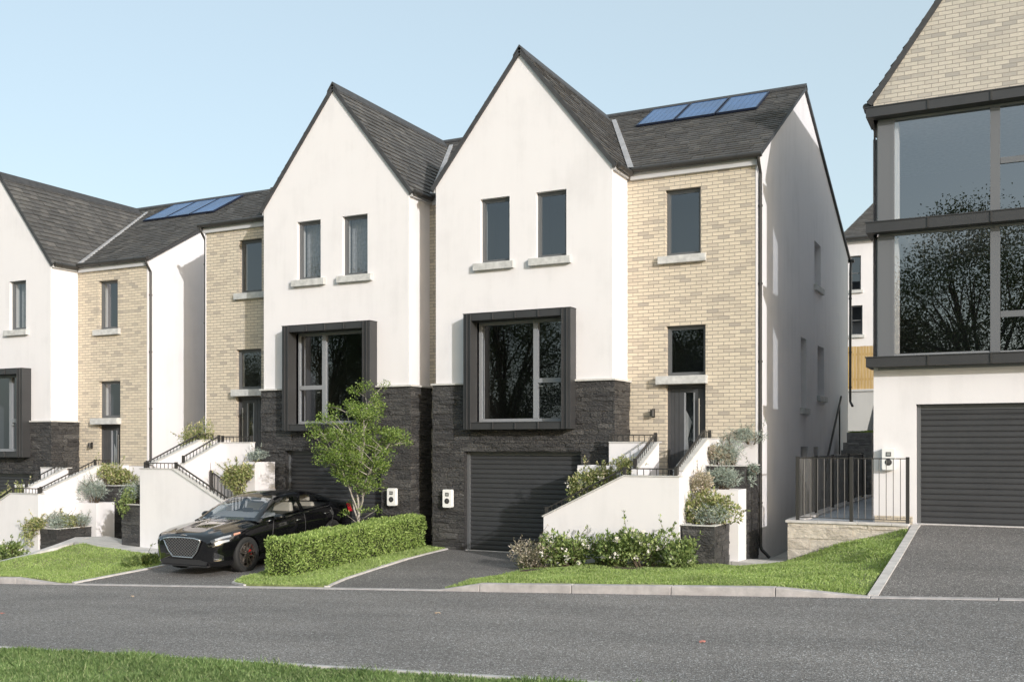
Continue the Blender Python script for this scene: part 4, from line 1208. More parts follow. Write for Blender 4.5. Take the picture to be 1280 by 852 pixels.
# garden steps, rear retaining wall, fence
gs = thing('garden_steps', (-4.3, 28.0, -2.4), 'dark stone garden steps and block between the two houses', 'garden steps')
mb = MB()
for i in range(9):
    z = -2.46+.24*(i+1); y = 26.6+.42*i
    mb.box(-4.74,-3.88,y,y+.44,-2.46,z)
mb.build('treads', M['edging'], gs, bevel=.01)
mb = MB()
mb.box(-4.40,-3.75,30.6,31.4,-2.4,.34); stones(mb, 30.6, -4.42, -3.73, -2.4, .34, rng, lens=(.2,.5))
for i in range(4): mb.box(-4.52-.05*i, -4.40-.05*i, 30.55-.1*i, 31.0, -2.4, .05-.22*i)
mb.build('stone_block', M['stone_mid'], gs, fix=False)
mb = MB(); mb.bar((-4.67,28.3,-.75),(-4.67,31.2,1.42),.05,.05); mb.bar((-4.67,28.3,-.75),(-4.67,28.3,-1.7),.04,.04); mb.bar((-4.67,30.9,1.2),(-4.67,30.9,-.3),.04,.04)
mb.build('handrail', M['black_metal'], gs)
V, F = [(-4.40,30.6,.345),(-3.75,30.6,.345),(-3.75,31.4,.345),(-4.40,31.4,.345)], [(0,1,2,3)]
blades('grass', grow(V, F, 2600, .06, .012), 'tuft of grass on top of the dark stone block')
mb = MB(); mb.box(-12,6,37.9,38.1,-2.8,1.90); mb.box(-12,6,37.85,38.15,1.90,1.96)
tag(mb.build('garden_wall', M['render_grey']), 'pale grey retaining wall below the timber fence', 'garden wall')
mb = MB(); mb.prism_y([(-4.25,-2.4),(-3.35,-2.4),(-3.35,2.45),(-3.62,2.45),(-4.12,.4)], 32.6, 32.9)
tag(mb.build('garden_wall', M['render_grey']), 'pale sloping wall seen between railing and glazed house corner', 'garden wall')
fr = thing('timber_fence', (-5, 38.0, 1.96), 'pale timber board fence behind the houses', 'fence')
mb = MB(); x = -12.0
while x < 6:
    wv = .10+.02*rng.random(); mb.box(x, x+wv-.008, 37.97, 37.99, 1.98, 3.52+.01*rng.random()); x += wv
mb.build('boards', M['fence_wood'], fr)
mb = MB()
for z in (2.3,3.2): mb.box(-12,6,37.991,38.05,z,z+.08)
mb.build('rails', M['fence_wood'], fr)
# house behind
rh = thing('rear_house', (0, 45, 1.9), 'distant white house with grey slate roof behind the timber fence', 'house')
mb = MB(); ws = [(-5.93,-5.53,6.14,7.51),(-5.93,-5.47,4.36,5.53),(-3.2,-2.2,4.36,5.53),(-3.2,-2.2,6.14,7.51)]
wall_grid(mb, 42, -6.2, 5, 1.8, 8.2, ws, .15)
mb.poly([(-6.2,64,1.8),(-6.2,42,1.8),(-6.2,42,8.2),(-6.2,53,11.95),(-6.2,64,8.2)]); mb.poly([(5,42,1.8),(5,64,1.8),(5,64,8.2),(5,53,11.95),(5,42,8.2)]); mb.poly([(5,64,1.8),(-6.2,64,1.8),(-6.2,64,8.2),(5,64,8.2)])
mb.build('wall', M['render'], rh, fix=False)
mb = MB(); V = Vector((0,11.2,3.83)).normalized()
slates(mb, (-6.35,41.8,8.24), (1,0,0), V, 11.5, 11.8, rng, .26, .36)
mb.poly([(-6.35,41.8,8.23),(5.15,41.8,8.23),(5.15,53,12.06),(-6.35,53,12.06)],1); mb.poly([(-6.35,53,12.06),(5.15,53,12.06),(5.15,64.2,8.23),(-6.35,64.2,8.23)],1)
mb.build('roof', [M['slate'], M['slate_deck']], rh, fix=False)
mb = MB(); mb.tube([(-6.3,41.76,8.18),(5.1,41.76,8.18)], .07, 8); mb.build('gutter', M['black_metal'], rh)
for a,b,c,d in ws:
    mb = MB(); mb.box(a,a+.05,42.08,42.14,c,d); mb.box(b-.05,b,42.08,42.14,c,d); mb.box(a+.05,b-.05,42.08,42.14,c,c+.05); mb.box(a+.05,b-.05,42.08,42.14,d-.05,d); mb.box(a+.05,b-.05,42.08,42.14,(c+d)/2-.02,(c+d)/2+.02)
    w = mb.build('window', M['frame'], rh)
    mb = MB(); mb.poly([(a+.05,42.11,c+.05),(b-.05,42.11,c+.05),(b-.05,42.11,d-.05),(a+.05,42.11,d-.05)]); mb.build('pane', M['pane'], w, fix=False)
    mb = MB(); mb.poly([(a,42.5,c),(b,42.5,c),(b,42.5,d),(a,42.5,d)]); mb.build('window_lining', M['room_dark'], w, fix=False)
    mb = MB(); mb.box(a-.08,b+.08,41.92,41.999,c-.12,c); mb.build('sill', M['sill'], w)
# ------------------------------------------------------------------ plants
def blob_points(blobs, n, shell=.55):
    bl = np.array(blobs, float)
    vol = bl[:,3]*bl[:,4]*bl[:,5]
    k = RNG.choice(len(bl), n, p=vol/vol.sum())
    d = unit(RNG.normal(size=(n,3)))
    r = (shell+(1-shell)*RNG.random(n)**.7)[:,None]
    wob = 1+.16*np.sin(d[:,0]*7+k)*np.sin(d[:,2]*6+k*2)[:,]
    return bl[k,:3]+d*r*bl[k,3:]*wob[:,None], d

def shrub(name, base, label, blobs, n, size, material, aspect=.5, stems=8, blossoms=0, up=.35, rand=.9, sprigs=10, cat='shrub', group=None, bsize=.05):
    base = np.array(base)
    R = thing(name, tuple(base), label, cat, group)
    c, d = blob_points(blobs, int(n*1.25))
    V, F = leaf_arrays(c+base, d, size, aspect, up, rand)
    Vs, Fs = [V], [F]
    st = MB()
    top = max(b[2]+b[5] for b in blobs)
    for i in range(stems):
        b = blobs[i % len(blobs)]
        p0 = base+np.array([b[0]*.35+RNG.normal()*.03, b[1]*.35+RNG.normal()*.03, -.02])
        dd = unit(RNG.normal(size=(1,3)))[0]; dd[2] = abs(dd[2])*.8+.2
        p2 = base+np.array(b[:3])+dd*np.array(b[3:])*.95
        p1 = (p0+p2)/2+RNG.normal(size=3)*.03
        st.tube([tuple(p0), tuple(p1), tuple(p2)], [.012, .008, .004], 5)
    for i in range(int(sprigs*.55)):            # loose sprigs that break the outline
        b = blobs[RNG.integers(len(blobs))]
        dd = unit(RNG.normal(size=(1,3)))[0]; dd[2] = abs(dd[2])*.9+.1 if RNG.random() < .8 else dd[2]
        s = base+np.array(b[:3])+dd*np.array(b[3:])*.85
        L = (.10+.16*RNG.random())*min(1, size/.06+.4)*(b[3]/.3+.4)
        e = s+(dd+np.array([0,0,.35]))*L
        st.tube([tuple(s), tuple(e)], [.005, .003], 4)
        m = int(10+10*RNG.random()); t = RNG.random(m)[:,None]
        v, f = leaf_arrays(s+(e-s)*t+RNG.normal(size=(m,3))*.012, np.tile(dd, (m,1)), size*.9, aspect, up, rand)
        Vs.append(v); Fs.append(f)
    off = 0; FF = []
    for v, f in zip(Vs, Fs): FF.append(f+off); off += len(v)
    np_mesh('foliage', np.concatenate(Vs), np.concatenate(FF), M[material], R)
    if st.v: st.build('stems', M['twig'], R, fix=False)
    if blossoms:
        c, d = blob_points(blobs, blossoms, .9)
        keep = d[:,2] > -.5
        c, d = c[keep], d[keep]
        pts = []; out = []
        for p, q in zip(c, d):
            for j in range(9):
                pts.append(p+base+q*.03+RNG.normal(size=3)*bsize*.45); out.append(q+RNG.normal(size=3)*.5)
        v, f = leaf_arrays(np.array(pts), np.array(out), bsize, .8, .2, .7)
        np_mesh('blossoms', v, f, M['blossom'], R)
    return R

def at(T, x, y, z): return (T[0]*x+T[1], y, z+T[2])

# flowering bed by the middle steps
def bush(w, d, h, k, seed):
    r = np.random.default_rng(seed); out = []
    for i in range(k):
        s = .5+.5*r.random()
        out.append(((r.random()-.5)*w*.75, (r.random()-.5)*d*.7, h*(.25+.45*r.random()), w*.26*s+.05, d*.30*s+.05, h*.30*s+.04))
    return out
shrub('grey_shrub', (-8.10,17.05,-2.34), 'low grey pink shrub at the foot of the middle steps wall', bush(.95,.6,.52,8,1), 1700, .045, 'leaf_pink', .4, 10, 0, .5, .8, 26)
shrub('grey_shrub', (-8.42,17.35,-2.36), 'small olive grass tuft left of the low grey pink shrub', bush(.55,.45,.30,5,2), 700, .07, 'leaf_yellow', .18, 6, 0, .9, .6, 10)
for i, (x, w, h, lab) in enumerate([(-7.35,.95,.70,'white flowering green shrub nearest the garage wall end'), (-6.62,.85,.63,'white flowering green shrub in the middle of the bed'), (-5.95,.95,.73,'tallest white flowering green shrub of the bed'), (-5.35,.62,.52,'white flowering green shrub beside the low dark stone planter')]):
    shrub('flowering_shrub', (x,17.15,-2.26+.03*i), lab, bush(w,.75,h,11,20+i), int(1900*w), .072, 'leaf_green', .5, 16, int(42*w), .5, .8, int(20*w), group='white flowering shrubs along the steps wall', bsize=.05)

# planters of each house (local positions, then the house transform)
def planter_plants(T, n):
    w = {1:'of the middle house', 2:'left of the car', 3:'at the far left'}[n]
    s = n*100
    # lowest planter
    shrub('silver_shrub', at(T,-5.02,18.05,-1.47), f'silver grey shrub in the low stone planter {w}', bush(.62,.5,.40,8,s+1) if n != 2 else bush(.6,.5,.62,9,s+1), 1500, .045, 'leaf_silver', .28, 8, 0, .4, .9, 26)
    shrub('variegated_shrub', at(T,-5.18,18.32,-1.47), f'yellow green shrub behind silver one in the low planter {w}', bush(.68,.55,.62 if n != 3 else .3,9,s+2), 1300, .06, 'leaf_yellow', .45, 8, 0, .4, .9, 22)
    if n == 1:
        shrub('trailing_shrub', at(T,-4.80,18.35,-1.45), 'loose green shrub leaning over the right end of the low planter', bush(.55,.6,.55,8,s+3), 900, .07, 'leaf_yellow', .45, 8, 0, .1, 1.0, 26)
        shrub('variegated_shrub', at(T,-5.33,18.55,-.95), 'small pink green shrub high between the wall and white planter', bush(.42,.4,.52,7,s+4), 900, .05, 'leaf_pink', .45, 6, 0, .5, .9, 18)
    if n == 2:
        shrub('trailing_shrub', at(T,-4.98,17.80,-1.40), 'fresh green shrub hanging over the stone planter left of the car', [(0,.1,.12,.16,.16,.22),(.02,-.08,-.08,.13,.08,.22),(-.05,-.1,-.22,.08,.06,.12)], 700, .055, 'leaf_green', .5, 6, 0, 0, 1, 14)
    if n == 3:
        shrub('trailing_shrub', at(T,-5.48,17.66,-1.50), 'green plant trailing over the left end of the far left planter', [(0,.05,.16,.26,.14,.14),(-.2,-.05,.0,.16,.10,.22),(-.1,-.1,-.24,.12,.08,.16),(.12,.05,.2,.2,.1,.08)], 800, .06, 'leaf_yellow', .5, 6, 0, -.1, 1, 22)
        shrub('silver_shrub', at(T,-4.80,18.5,-1.47), 'second silver shrub at the right end of the far left planter', bush(.5,.4,.34,6,s+8), 900, .045, 'leaf_silver', .28, 6, 0, .4, .9, 18)
    # middle white planter
    shrub('silver_shrub', at(T,-5.05,19.15,-.87), f'spiky blue silver shrub in the white planter {w}', bush(.62 if n != 3 else .85,.5,.45 if n != 3 else .7,9,s+5), 1700, .075, 'leaf_silver', .14, 10, 0, .3, .8, 40)
    # upper stone planter
    shrub('silver_shrub', at(T,-4.98,19.95,-.42), f'silver blue shrub in the tall stone planter {w}', bush(.66,.7,.55,9,s+6) if n == 1 else bush(.6,.6,.42,8,s+6), 1600, .065, 'leaf_silver' if n == 1 else 'leaf_yellow', .18 if n == 1 else .45, 10, 0, .4, .9, 34)
    shrub('variegated_shrub', at(T,-5.28,19.80,-.42), f'bushy {"pink green" if n == 1 else "yellow green"} shrub at the inner end of the tall planter {w}', bush(.42,.5,.38,7,s+7) if n == 1 else bush(.85,.7,.62 if n == 3 else 1.15,10,s+7), 1100 if n == 1 else 2000, .055, 'leaf_pink' if n == 1 else 'leaf_yellow', .45, 8, 0, .4, .9, 22)
    if n == 1:
        shrub('silver_shrub', at(T,-4.85,20.5,.02), 'small silver shrub against the brick at the top planter', bush(.5,.28,.30,6,s+9), 800, .06, 'leaf_silver', .2, 6, 0, .3, .9, 20)
        shrub('trailing_shrub', at(T,-4.62,19.62,-.50), 'pale sprig trailing down the outer corner of the tall planter', [(0,.1,.02,.12,.12,.10),(.02,0,-.16,.07,.06,.14)], 260, .05, 'leaf_silver', .4, 4, 0, -.2, 1, 10)
    # planter behind the first flight
    shrub('variegated_shrub', at(T,-7.72,18.65,-1.15), f'yellow green shrub rising behind the sloping wall {w}', [(0,0,.35,.34,.26,.26),(.3,.05,.42,.32,.24,.26),(-.1,-.05,.1,.26,.2,.22),(.5,.0,.5,.18,.2,.16)] if n != 2 else [(0,0,.42,.30,.24,.2),(.2,.05,.48,.22,.22,.2),(-.12,-.05,.30,.22,.2,.2),(.05,0,.15,.2,.18,.2)], 2400, .06, 'leaf_yellow', .5, 10, 14 if n == 1 else 0, .4, .9, 30, bsize=.035)
    if n == 1:
        shrub('variegated_shrub', at(T,-6.72,18.35,-.72), f'small {"golden" if n == 1 else "pink green"} shrub by the rail post of the landing {w}', bush(.40,.36,.50,7,s+11), 1100, .045, 'leaf_pink' if n == 2 else 'leaf_yellow', .5, 6, 0, .4, .9, 16)
    if n == 2:
        shrub('silver_shrub', at(T,-7.75,19.35,-.46), 'little silver shrub on the white planter above the black car', bush(.6,.4,.30,6,s+12), 800, .045, 'leaf_silver', .3, 6, 0, .4, .9, 16)
for n, T in ((1, T1), (2, T2), (3, T3)): planter_plants(T, n)
shrub('flowering_shrub', (-22.35,16.75,-2.93), 'white flowering bush at the left edge of the photo', bush(.85,.6,.50,9,501), 1600, .07, 'leaf_green', .5, 12, 40, .5, .8, 26, bsize=.04)

# low ground plants against the left lawn's right edge
shrub('low_plant', (-17.2,15.9,-2.62), 'low dark green plant on the lawn just left of the car', bush(.75,.6,.18,5,61), 900, .07, 'leaf_green', .3, 4, 0, .8, .7, 12)

# clipped hedge ---------------------------------------------------------
def hedge():
    x0, x1, y0, y1 = -12.72, -12.06, 14.95, 19.62
    R = thing('hedge', (-12.4, 17.3, -2.45), 'long clipped box hedge between the two driveways', 'hedge')
    zb = lambda y: lerp(-2.55, -2.36, (y-15)/4.5)
    zt = lambda y: lerp(-1.80, -1.64, (y-15)/4.5)
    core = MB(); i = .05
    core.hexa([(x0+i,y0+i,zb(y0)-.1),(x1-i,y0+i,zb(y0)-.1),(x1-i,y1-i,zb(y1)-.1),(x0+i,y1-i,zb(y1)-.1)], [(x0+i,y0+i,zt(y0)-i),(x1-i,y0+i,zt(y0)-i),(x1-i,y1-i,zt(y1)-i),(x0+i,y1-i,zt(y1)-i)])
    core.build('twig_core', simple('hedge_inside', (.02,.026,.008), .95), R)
    faces = [((y1-y0)*.72, 0), ((y1-y0)*.72, 1), ((x1-x0)*.72, 2), ((x1-x0)*.72, 3), ((x1-x0)*(y1-y0), 4)]
    tot = sum(f[0] for f in faces); C_, D_ = [], []
    for a, k in faces:
        n = int(34000*a/tot)
        u, v = RNG.random(n), RNG.random(n)**(.9)
        y = y0+(y1-y0)*u if k in (0,1,4) else np.full(n, y0 if k == 2 else y1)
        x = x0+(x1-x0)*(u if k in (2,3) else v) if k in (2,3,4) else np.full(n, x0 if k == 0 else x1)
        B_ = np.array([zb(q) for q in y]); T_ = np.array([zt(q) for q in y])
        z = T_ if k == 4 else B_+(T_-B_)*v
        nd = np.array([(-1,0,0),(1,0,0),(0,-1,0),(0,1,0),(0,0,1)][k], float)
        wob = .022*np.sin(x*9+z*13+y*3)+.018*np.sin(y*11+z*7)
        p = np.stack([x,y,z],1)+nd*(wob+RNG.normal(size=n)*.018-.02)[:,None]
        C_.append(p); D_.append(np.tile(nd,(n,1)))
    c = np.concatenate(C_); d = np.concatenate(D_)
    # soften the corners
    V, F = leaf_arrays(c, d, .038, .62, .35, .75)
    np_mesh('foliage', V, F, M['leaf_hedge'], R)
hedge()

# young tree ---------------------------------------------------------------
def young_tree():
    bx, by, bz = -12.93, 18.25, -2.42
    R = thing('young_tree', (bx,by,bz), 'young tree with slender pale trunk and airy green crown behind the hedge', 'tree')
    tr = MB(); rng = random.Random(5)
    rx, ry = .8939, .4483                       # spread the crown evenly all round
    fork = Vector((bx+.02,by,bz+.95))
    tr.tube([(bx,by,bz-.1),(bx+.015,by,bz+.35),(bx-.01,by+.01,bz+.7),tuple(fork)], [.045,.036,.032,.028], 8)
    clumps = []
    lead = []
    ends = [(-.30,-.1,2.2),(.28,-.15,2.1),(.0,.3,2.55),(-.80,-.35,1.7),(.80,.40,1.75),(-.1,-.5,1.8),(.3,.65,1.65),(-.55,.5,1.4),(.62,-.2,1.25),(-.5,-.1,1.05)]
    base_ = Vector((bx,by,bz)); tip = base_+Vector((.0,.12,3.25))
    leader = [(.95,fork)]+[(h, base_+(tip-base_)*(h/3.25)+Vector((.05*math.sin(h*3),.04*math.cos(h*2),0))) for h in (1.3,1.7,2.1,2.6,3.2)]
    tr.tube([tuple(b) for a, b in leader], [.028,.024,.019,.014,.009,.004], 7)
    starts = [1.5,1.3,2.1,.9,1.0,1.3,1.6,.8,.9,.7]
    for e, hs_ in zip(ends, starts):
        if hs_ < .95: p = base_+Vector((.01,0,hs_))
        else:
            i_ = max(j for j in range(len(leader)) if leader[j][0] <= hs_); i_ = min(i_, len(leader)-2)
            f_ = (hs_-leader[i_][0])/(leader[i_+1][0]-leader[i_][0]); p = leader[i_][1]+(leader[i_+1][1]-leader[i_][1])*f_
        q = fork+Vector((e[0]*.95,e[1]*.95,e[2]))
        k = 5; pts = []
        for i in range(k+1):
            t = i/k
            m = p+Vector(((q-p).x*t**1.15,(q-p).y*t**1.15,(q-p).z*t))+Vector((0, 0, .05*math.sin(t*3.1)))+Vector((rng.gauss(0,.03),rng.gauss(0,.03),0))*(0 < i)
            pts.append(m)
        tr.tube([tuple(x) for x in pts], [.017*(1-t/k)**.8+.004 for t in range(k+1)], 6)
        for j in range(13):
            tt = .22+.78*rng.random()**.8; i0 = min(int(tt*k), k-1); s = pts[i0]+(pts[i0+1]-pts[i0])*(tt*k-i0)
            a = rng.random()*6.283; L = (.28+.42*rng.random())*(1.15-.45*tt)
            d = Vector((math.cos(a), math.sin(a), .15+.85*rng.random()))
            t_ = s+d*L; mid = s+d*L*.5+Vector((0,0,.03))
            tr.tube([tuple(s), tuple(mid), tuple(t_)], [.010,.006,.003], 5)
            clumps += [(t_, .13), (mid, .085)]
            if rng.random() < .7:
                a2 = a+rng.choice((-1,1))*.9; u = mid+Vector((math.cos(a2),math.sin(a2),.35))*L*.55
                tr.tube([tuple(mid), tuple(u)], [.005,.002], 4); clumps.append((u, .11))
    # low shoots on the trunk
    for i in range(5):
        a = rng.random()*6.283; z = .35+.5*rng.random(); L = .3+.35*rng.random()
        s = Vector((bx,by,bz+z)); t_ = s+Vector((math.cos(a)*L, math.sin(a)*L, .25))
        tr.tube([tuple(s), tuple(t_)], [.009,.003], 4); clumps.append((t_, .12))
    tr.build('trunk', M['bark_pale'], R, fix=False, smooth=True)
    C_, D_ = [], []
    for c, r in clumps:
        n = int(80*(r/.13)**1.5)
        d = unit(RNG.normal(size=(n,3)))
        off = d*(RNG.random(n)**.5)[:,None]*np.array([r*1.15, r*1.15, r*.95])
        C_.append(np.array(c)+off); D_.append(d*.7+np.array([0,0,.1]))
    c = np.concatenate(C_)
    V, F = leaf_arrays(c, np.concatenate(D_), .038, .6, .05, .9, .2)
    np_mesh('crown', V, F, M['leaf_tree'], R)
young_tree()

# trees across the road, behind the camera: seen as reflections in the glass
def far_trees():
    rng = random.Random(9); tr = MB(); C_, D_ = [], []
    for (x, y, h, w) in [(-1.5,-13,13.4,5.0),(-8,-15,11.2,4.6),(-14,-12,10.0,4.6),(-20,-14,10.6,4.8),(-27,-13,13.0,5.0),(-34,-12,14.5,4.8),(-41,-14,15.5,5.0),(-50,-14,11,5.5),(5.5,-16,9.5,4.2)]:
        z0 = zr(x)
        tr.tube([(x,y,z0),(x+.1,y,z0+h*.22),(x-.1,y,z0+h*.4)], [.30,.24,.2], 8)
        for i in range(11):
            a = rng.random()*6.283; e = Vector((x+math.cos(a)*w*(.35+.5*rng.random()), y+math.sin(a)*w*.6, z0+h*(.45+.45*rng.random())))
            s = Vector((x,y,z0+h*(.2+.2*rng.random()))); m = (s+e)/2+Vector((0,0,.5))
            tr.tube([tuple(s),tuple(m),tuple(e)], [.14,.09,.04], 6)
            for j in range(3): 
                e2 = e+Vector((rng.gauss(0,1),rng.gauss(0,1),rng.gauss(0,.7))); tr.tube([tuple(m),tuple(e2)], [.06,.02], 4)
        n = 130
        for i in range(n):
            d = unit(RNG.normal(size=(1,3)))[0]; r = .55+.45*RNG.random()
            c = np.array([x,y,z0+h*.62])+d*r*np.array([w*.85,w*.75,h*.38])
            k = 320; q = RNG.normal(size=(k,3))*np.array([.55,.55,.42]); C_.append(c+q); D_.append(unit(q))
    tr.add([],[])
    o = tr.build('tree_trunks', M['bark_dark'], fix=False)
    V, F = leaf_arrays(np.concatenate(C_), np.concatenate(D_), .115, .7, .1, .8)
    f = np_mesh('treeline', V, F, M['leaf_dark'])
    tag(f, 'row of broad dark trees across the road, mirrored in the windows', 'trees', kind='stuff')
    tag(o, 'trunks and boughs of the trees across the road, mirrored in the windows', 'trees', kind='stuff')
far_trees()
# ------------------------------------------------------------------ the parked saloon
def m_carpaint():
    m, nt, p = mat('black_car_paint')
    p.inputs['Base Color'].default_value = (.004,.004,.005,1); p.inputs['Roughness'].default_value = .06
    p.inputs['Specular IOR Level'].default_value = .5; p.inputs['Coat Weight'].default_value = .6; p.inputs['Coat Roughness'].default_value = .01
    return m
M['paint'] = m_carpaint()
M['chrome'] = simple('chrome_trim', (.72,.72,.73), .12, 1.0)
M['mesh_chrome'] = simple('grille_chrome', (.38,.38,.39), .35, .8)
M['tyre'] = simple('tyre_rubber', (.018,.018,.018), .75)
M['rim'] = simple('dark_alloy', (.20,.175,.16), .25, .75)
M['disc'] = simple('brake_disc', (.35,.34,.33), .35, .9)
M['caliper'] = simple('red_caliper', (.32,.012,.01), .4)
M['beige'] = simple('beige_leather', (.52,.47,.41), .6)
M['dash'] = simple('dash_grey', (.30,.30,.31), .6)
M['lamp_lens'] = simple('lamp_lens', (.42,.43,.45), .06, .35, .8, coat=1)
M['lamp_dark'] = simple('lamp_dark', (.035,.036,.04), .12, .2, .8, coat=1)
M['tail_red'] = simple('tail_red', (.42,.008,.015), .15, 0, .6, coat=1)
M['seam'] = simple('door_gap', (.05,.05,.052), .6)

def car():
    R = thing('parked_car', (0,0,0), 'shiny black saloon car parked on the driveway behind the hedge', 'car')
    ip = lambda tab: (lambda u: float(np.interp(u, [t[0] for t in tab], [t[1] for t in tab])))
    def sm(tab, k=.09):
        xs_ = np.linspace(-.4, 5.1, 551); ys_ = np.interp(xs_, [t[0] for t in tab], [t[1] for t in tab])
        w = max(1, int(k/.01)); ker = np.hanning(2*w+1); ker /= ker.sum()
        ys_ = np.convolve(np.pad(ys_, w, mode='edge'), ker, 'valid')
        return lambda u: float(np.interp(u, xs_, ys_))
    top = sm([(0,.725),(.05,.785),(.16,.825),(.4,.868),(.8,.91),(1.2,.94),(1.5,.955),(3.8,1.01),(4.1,1.045),(4.45,1.05),(4.6,1.02),(4.69,.90)], .06)
    sh = sm([(0,.665),(.06,.715),(.2,.77),(.5,.82),(.8,.85),(1.2,.875),(1.5,.89),(2.2,.92),(3.0,.955),(3.8,.985),(4.2,.995),(4.5,.975),(4.69,.86)], .06)
    hs = sm([(0,.56),(.06,.655),(.2,.76),(.45,.835),(.8,.872),(1.5,.868),(2.2,.86),(3.0,.862),(3.6,.855),(4.1,.81),(4.5,.74),(4.69,.62)], .05)
    hm = sm([(0,.60),(.05,.715),(.15,.80),(.3,.865),(.55,.91),(.8,.925),(1.3,.915),(2.2,.905),(3.0,.915),(3.64,.928),(4.1,.89),(4.5,.82),(4.69,.68)], .05)
    bot = sm([(0,.235),(.1,.205),(.8,.185),(4.0,.18),(4.5,.24),(4.69,.32)], .08)
    LEN = 4.685
    FR = [(0,1),(.55,.93),(.97,.76),(1.0,.62),(.955,.45),(.90,.28),(.91,.14),(.62,0)]
    def section(u):
        T_, S, A, B_, Z = top(u), sh(u), hs(u), hm(u), bot(u)
        p = []
        for i in range(16):
            t = i/15; v = A*t
            hood = 1 if .12 < u < 1.45 else 0
            rid = .022*math.exp(-((v-(.30+.12*u))/.045)**2)*min(1, max(0, (u-.12)/.3))*hood + .006*math.exp(-((v-.62*A/.87)/.03)**2)*hood
            p.append((v, T_-(T_-S)*t**2.6+rid))
        pts = [(A+(B_-A)*f if i < 4 else B_-(1-f)*.22, Z+(S-Z)*g) for i, (f, g) in enumerate(FR)]
        n = 24
        for j in range(1, n+1):
            t = j/n*(len(pts)-1); i = min(int(t), len(pts)-2); f = t-i
            P0, P1, P2, P3 = pts[max(i-1,0)], pts[i], pts[i+1], pts[min(i+2,len(pts)-1)]
            q = []
            for a in (0,1):
                q.append(.5*((2*P1[a])+(-P0[a]+P2[a])*f+(2*P0[a]-5*P1[a]+4*P2[a]-P3[a])*f*f+(-P0[a]+3*P1[a]-3*P2[a]+P3[a])*f**3))
            p.append(tuple(q))
        p.append((B_*.6, Z-.005)); p.append((0, Z-.005))
        return p
    us = sorted(set([0,.012,.03,.05,.075,.1,.13,.17,.22]+[.28+.06*i for i in range(72)]+[4.62,4.65,4.67,LEN]))
    us = [u for u in us if u <= LEN]
    secs = [section(u) for u in us]; m = len(secs[0])
    verts = []; 
    ring = 2*m-2
    for u, s in zip(us, secs):
        verts += [(v, u, z) for v, z in s] + [(-v, u, z) for v, z in s[-2:0:-1]]
    faces = []
    for i in range(len(us)-1):
        for k in range(ring): faces.append((i*ring+k, i*ring+(k+1)%ring, (i+1)*ring+(k+1)%ring, (i+1)*ring+k))
    faces.append(tuple(range(ring-1,-1,-1))); e = (len(us)-1)*ring; faces.append(tuple(e+k for k in range(ring)))
    mb = MB(); mb.add(verts, faces)
    body = mb.build('body', M['paint'], R, smooth=True)
    # wheel arches
    wheels = [(.795,1),(.795,-1),(3.63,1),(3.63,-1)]
    cut = MB()
    for u, s in wheels:
        n = 40; r = .375
        x0, x1 = (.60, 1.1) if s > 0 else (-1.1, -.60)
        v = [(x, u+r*math.cos(2*math.pi*k/n), .335+r*math.sin(2*math.pi*k/n)) for x in (x0,x1) for k in range(n)]
        cut.add(v, [tuple(range(n-1,-1,-1)), tuple(range(n,2*n))]+[(k,(k+1)%n,n+(k+1)%n,n+k) for k in range(n)])
    co_ = cut.build('arch_cutter', M['tyre'])
    bo = body.modifiers.new('arches', 'BOOLEAN'); bo.operation = 'DIFFERENCE'; bo.object = co_; bo.solver = 'EXACT'
    dg = bpy.context.evaluated_depsgraph_get(); dg.update()
    nm = bpy.data.meshes.new_from_object(body.evaluated_get(dg))
    body.modifiers.clear(); body.data = nm
    bpy.data.objects.remove(co_)
    nm.polygons.foreach_set('use_smooth', [True]*len(nm.polygons))
    es = body.modifiers.new('split', 'EDGE_SPLIT'); es.split_angle = math.radians(38)
    # patches lying on the body side
    def patch_on(name, u0, u1, k0, k1, material, side, off=.006, parent=R, nu=14, kf=None, smooth=True):
        b = MB(); rows = []
        for i in range(nu+1):
            u = u0+(u1-u0)*i/nu; s = section(u)
            a, c = kf(i/nu) if kf else (k0, k1)
            row = []
            for j in range(9):
                t = a+(c-a)*j/8; q = int(t); f = t-q
                v = s[q][0]*(1-f)+s[min(q+1,m-1)][0]*f; z = s[q][1]*(1-f)+s[min(q+1,m-1)][1]*f
                row.append((side*(v+off), u-off*(1.2 if u < 1 else -1.2 if u > 4 else 0), z+off*.4))
            rows.append(row)
        n = 9
        b.add([p for r in rows for p in r], [(i*n+j,i*n+j+1,(i+1)*n+j+1,(i+1)*n+j) for i in range(nu) for j in range(n-1)])
        return b.build(name, material, parent, smooth=smooth, fix=False)
    for s in (1,-1):
        hl = patch_on('headlight', .045, .66, 15, 24, M['lamp_dark'], s, .005, kf=lambda t: (15.5+2.0*t, 22.5-3.6*t))
        patch_on('lamp_glass', .10, .40, 0, 0, M['lamp_lens'], s, .009, hl, 10, lambda t: (16.4+1.4*t, 18.6+.7*t))
        patch_on('lamp_glass', .08, .34, 0, 0, M['lamp_lens'], s, .009, hl, 10, lambda t: (19.6+.9*t, 21.6-.2*t))
        patch_on('indicator', .46, .63, 0, 0, simple('indicator_amber', (.55,.28,.20), .2, coat=.8), s, .009, hl, 6, lambda t: (17.4+.3*t, 19.2-.2*t))
        patch_on('bumper_vent', .06, .22, 0, 0, M['lamp_dark'], s, .006, R, 8, lambda t: (27.0+4*t, 34))
        v = patch_on('vent_trim', .07, .20, 0, 0, M['chrome'], s, .010, R, 6, lambda t: (32.0+.6*t, 32.5+.6*t))
        patch_on('tail_light', 4.28, 4.67, 16, 22, M['tail_red'], s, .008, R, 8, lambda t: (17.0-.6*t, 22.5))
        # door gaps, handles, trims
        g = MB()
